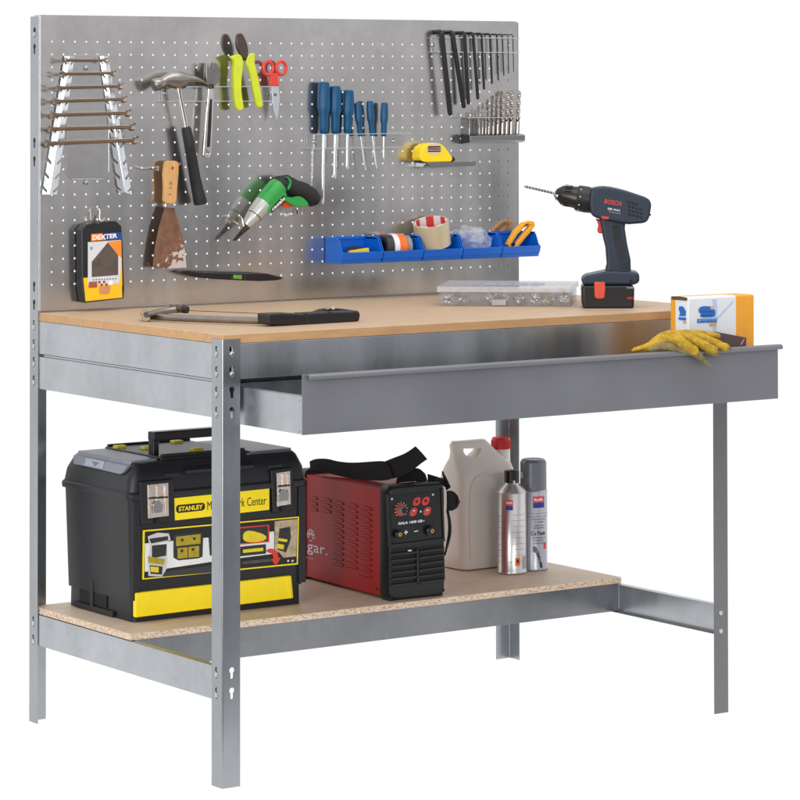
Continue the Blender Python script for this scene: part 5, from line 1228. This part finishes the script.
for s, z, w, h in (('PASTA DE MONTAJE', .112, .034, .0032), ('AL COBRE', .1065, .022, .003), ('LUBRICANTE', .099, .022, .003), ('ANTIGRIPANTE', .0935, .026, .003), ('HOCHTEMPERATUR', .072, .034, .0028), ('KUPFERPASTE', .066, .026, .0028), ('COPPER PASTE', .060, .028, .0028)):
    wraptext(s, c2, r2 - .001, 24, .235 + z, w, h, M_CT, s2)
wraptext('Cu Paste', c2, r2 - .001, 22, .235 + .079, .036, .0095, M_CT, s2, .02)
pp_ = [(-2, .050, 9, .011), (4, .049, 10, .012), (10, .0465, 10, .012), (15, .042, 10, .0115), (19, .036, 10, .011), (23, .0295, 10, .011), (27, .0225, 10, .011), (31, .0155, 10, .010), (34, .0105, 9, .007)]
for k, (a_, z_, da_, dz_) in enumerate(pp_):
    wrap(c2, r2 - .001, a_ - da_ / 2, a_ + da_ / 2, .235 + z_ - dz_ / 2, .235 + z_ + dz_ / 2, mat('pictured_pipe_%d' % (k % 3), ((128, 130, 138), (92, 94, 100), (74, 76, 82))[min(k // 3, 2)], .35, .4, .1, 60) if k % 3 == 0 else mat('pictured_pipe_dark%d' % (k // 3), ((112, 114, 120), (84, 86, 92), (66, 68, 74))[k // 3], .35, .4, .1, 60), 'picture', s2, .0004 + k * .00004, 4)
wrap(c2, r2 - .001, -14, -4, .235 + .041, .235 + .060, mat('pictured_ring', (205, 208, 214), .3, .5), 'picture', s2, .0009)
wrap(c2, r2 - .001, 46, 64, .235 + .048, .235 + .062, M_LRED, 'picture', s2)

# ================================================================== SETTING, LIGHT
fl = bpy.data.meshes.new('floor'); B2 = bmesh.new()
sz = 60; vs = [B2.verts.new(p) for p in ((-sz, -sz, -.0005), (sz, -sz, -.0005), (sz, sz, -.0005), (-sz, sz, -.0005))]; B2.faces.new(vs); B2.to_mesh(fl); B2.free()
flo = bpy.data.objects.new('floor', fl); COL.objects.link(flo); flo['kind'] = 'structure'
fm = bpy.data.materials.new('glowing_white_floor'); fm.use_nodes = True
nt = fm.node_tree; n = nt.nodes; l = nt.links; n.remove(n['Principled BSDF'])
em = n.new('ShaderNodeEmission'); df = n.new('ShaderNodeBsdfDiffuse'); df.inputs[0].default_value = (.26, .265, .28, 1)  # floor glows to stay pure white, and lights the bench from below
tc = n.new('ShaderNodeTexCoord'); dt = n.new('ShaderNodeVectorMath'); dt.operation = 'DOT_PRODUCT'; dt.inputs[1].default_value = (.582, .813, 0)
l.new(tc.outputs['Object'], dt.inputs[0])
mr_ = n.new('ShaderNodeMapRange'); mr_.inputs['From Min'].default_value = -.55; mr_.inputs['From Max'].default_value = -.125; mr_.interpolation_type = 'SMOOTHSTEP'  # glow fades in front so the steel mirrors a darker floor
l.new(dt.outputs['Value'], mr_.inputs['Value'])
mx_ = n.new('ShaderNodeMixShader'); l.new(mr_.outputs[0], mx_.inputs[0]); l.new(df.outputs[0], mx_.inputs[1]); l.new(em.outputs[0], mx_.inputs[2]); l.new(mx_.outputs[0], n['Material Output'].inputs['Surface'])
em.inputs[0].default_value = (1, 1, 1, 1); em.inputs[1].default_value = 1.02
fl.materials.append(fm)

wld = bpy.data.worlds.new('World'); scene.world = wld; wld.use_nodes = True
nt = wld.node_tree; n = nt.nodes; l = nt.links; bg = n['Background']
tc = n.new('ShaderNodeTexCoord'); dt = n.new('ShaderNodeVectorMath'); dt.operation = 'DOT_PRODUCT'; dt.inputs[1].default_value = (.10, 1.0, .0)
l.new(tc.outputs['Generated'], dt.inputs[0])
cr = n.new('ShaderNodeValToRGB'); mrg = n.new('ShaderNodeMapRange'); mrg.inputs['From Min'].default_value = -1; mrg.inputs['From Max'].default_value = 1
l.new(dt.outputs['Value'], mrg.inputs['Value']); l.new(mrg.outputs[0], cr.inputs[0])
E_ = cr.color_ramp.elements; E_[0].position = .10; E_[0].color = (.82, .82, .84, 1); E_[1].position = .60; E_[1].color = (1.02, 1.02, 1.02, 1)
x_ = E_.new(.40); x_.color = (.80, .80, .82, 1)
l.new(cr.outputs[0], bg.inputs[0]); bg.inputs[1].default_value = 1.0

def area(name, loc, tgt, sx, sy, power, col=(1, 1, 1)):
    ld = bpy.data.lights.new(name, 'AREA'); ld.shape = 'RECTANGLE'; ld.size = sx; ld.size_y = sy; ld.energy = power; ld.color = col
    o = bpy.data.objects.new(name, ld); COL.objects.link(o); o.location = loc
    o.rotation_euler = (V(tgt) - V(loc)).to_track_quat('-Z', 'Y').to_euler(); return o
area('side_softbox', (-3.3, -1.9, 1.3), (.4, .3, .8), 1.5, 2.4, 48, (1, .985, .96))
area('added_strip_lamp', (-1.55, -1.0, .85), (.2, .1, .7), .45, 1.9, 13, (1, .99, .98))  # unseen, added for the highlight along the front-left leg's corner
area('front_softbox', (-.7, -4.5, 1.75), (.5, .3, .9), 1.2, 1.3, 36, (1, .99, .97))
area('overhead_lamp', (.5, -.5, 3.2), (.6, .3, .6), 2.2, 1.8, 27, (1, .99, .97))

scene.view_settings.view_transform = 'Standard'; scene.view_settings.look = 'None'; scene.view_settings.exposure = 0
scene.render.engine = 'CYCLES'
scene.cycles.max_bounces = 10; scene.cycles.transparent_max_bounces = 24
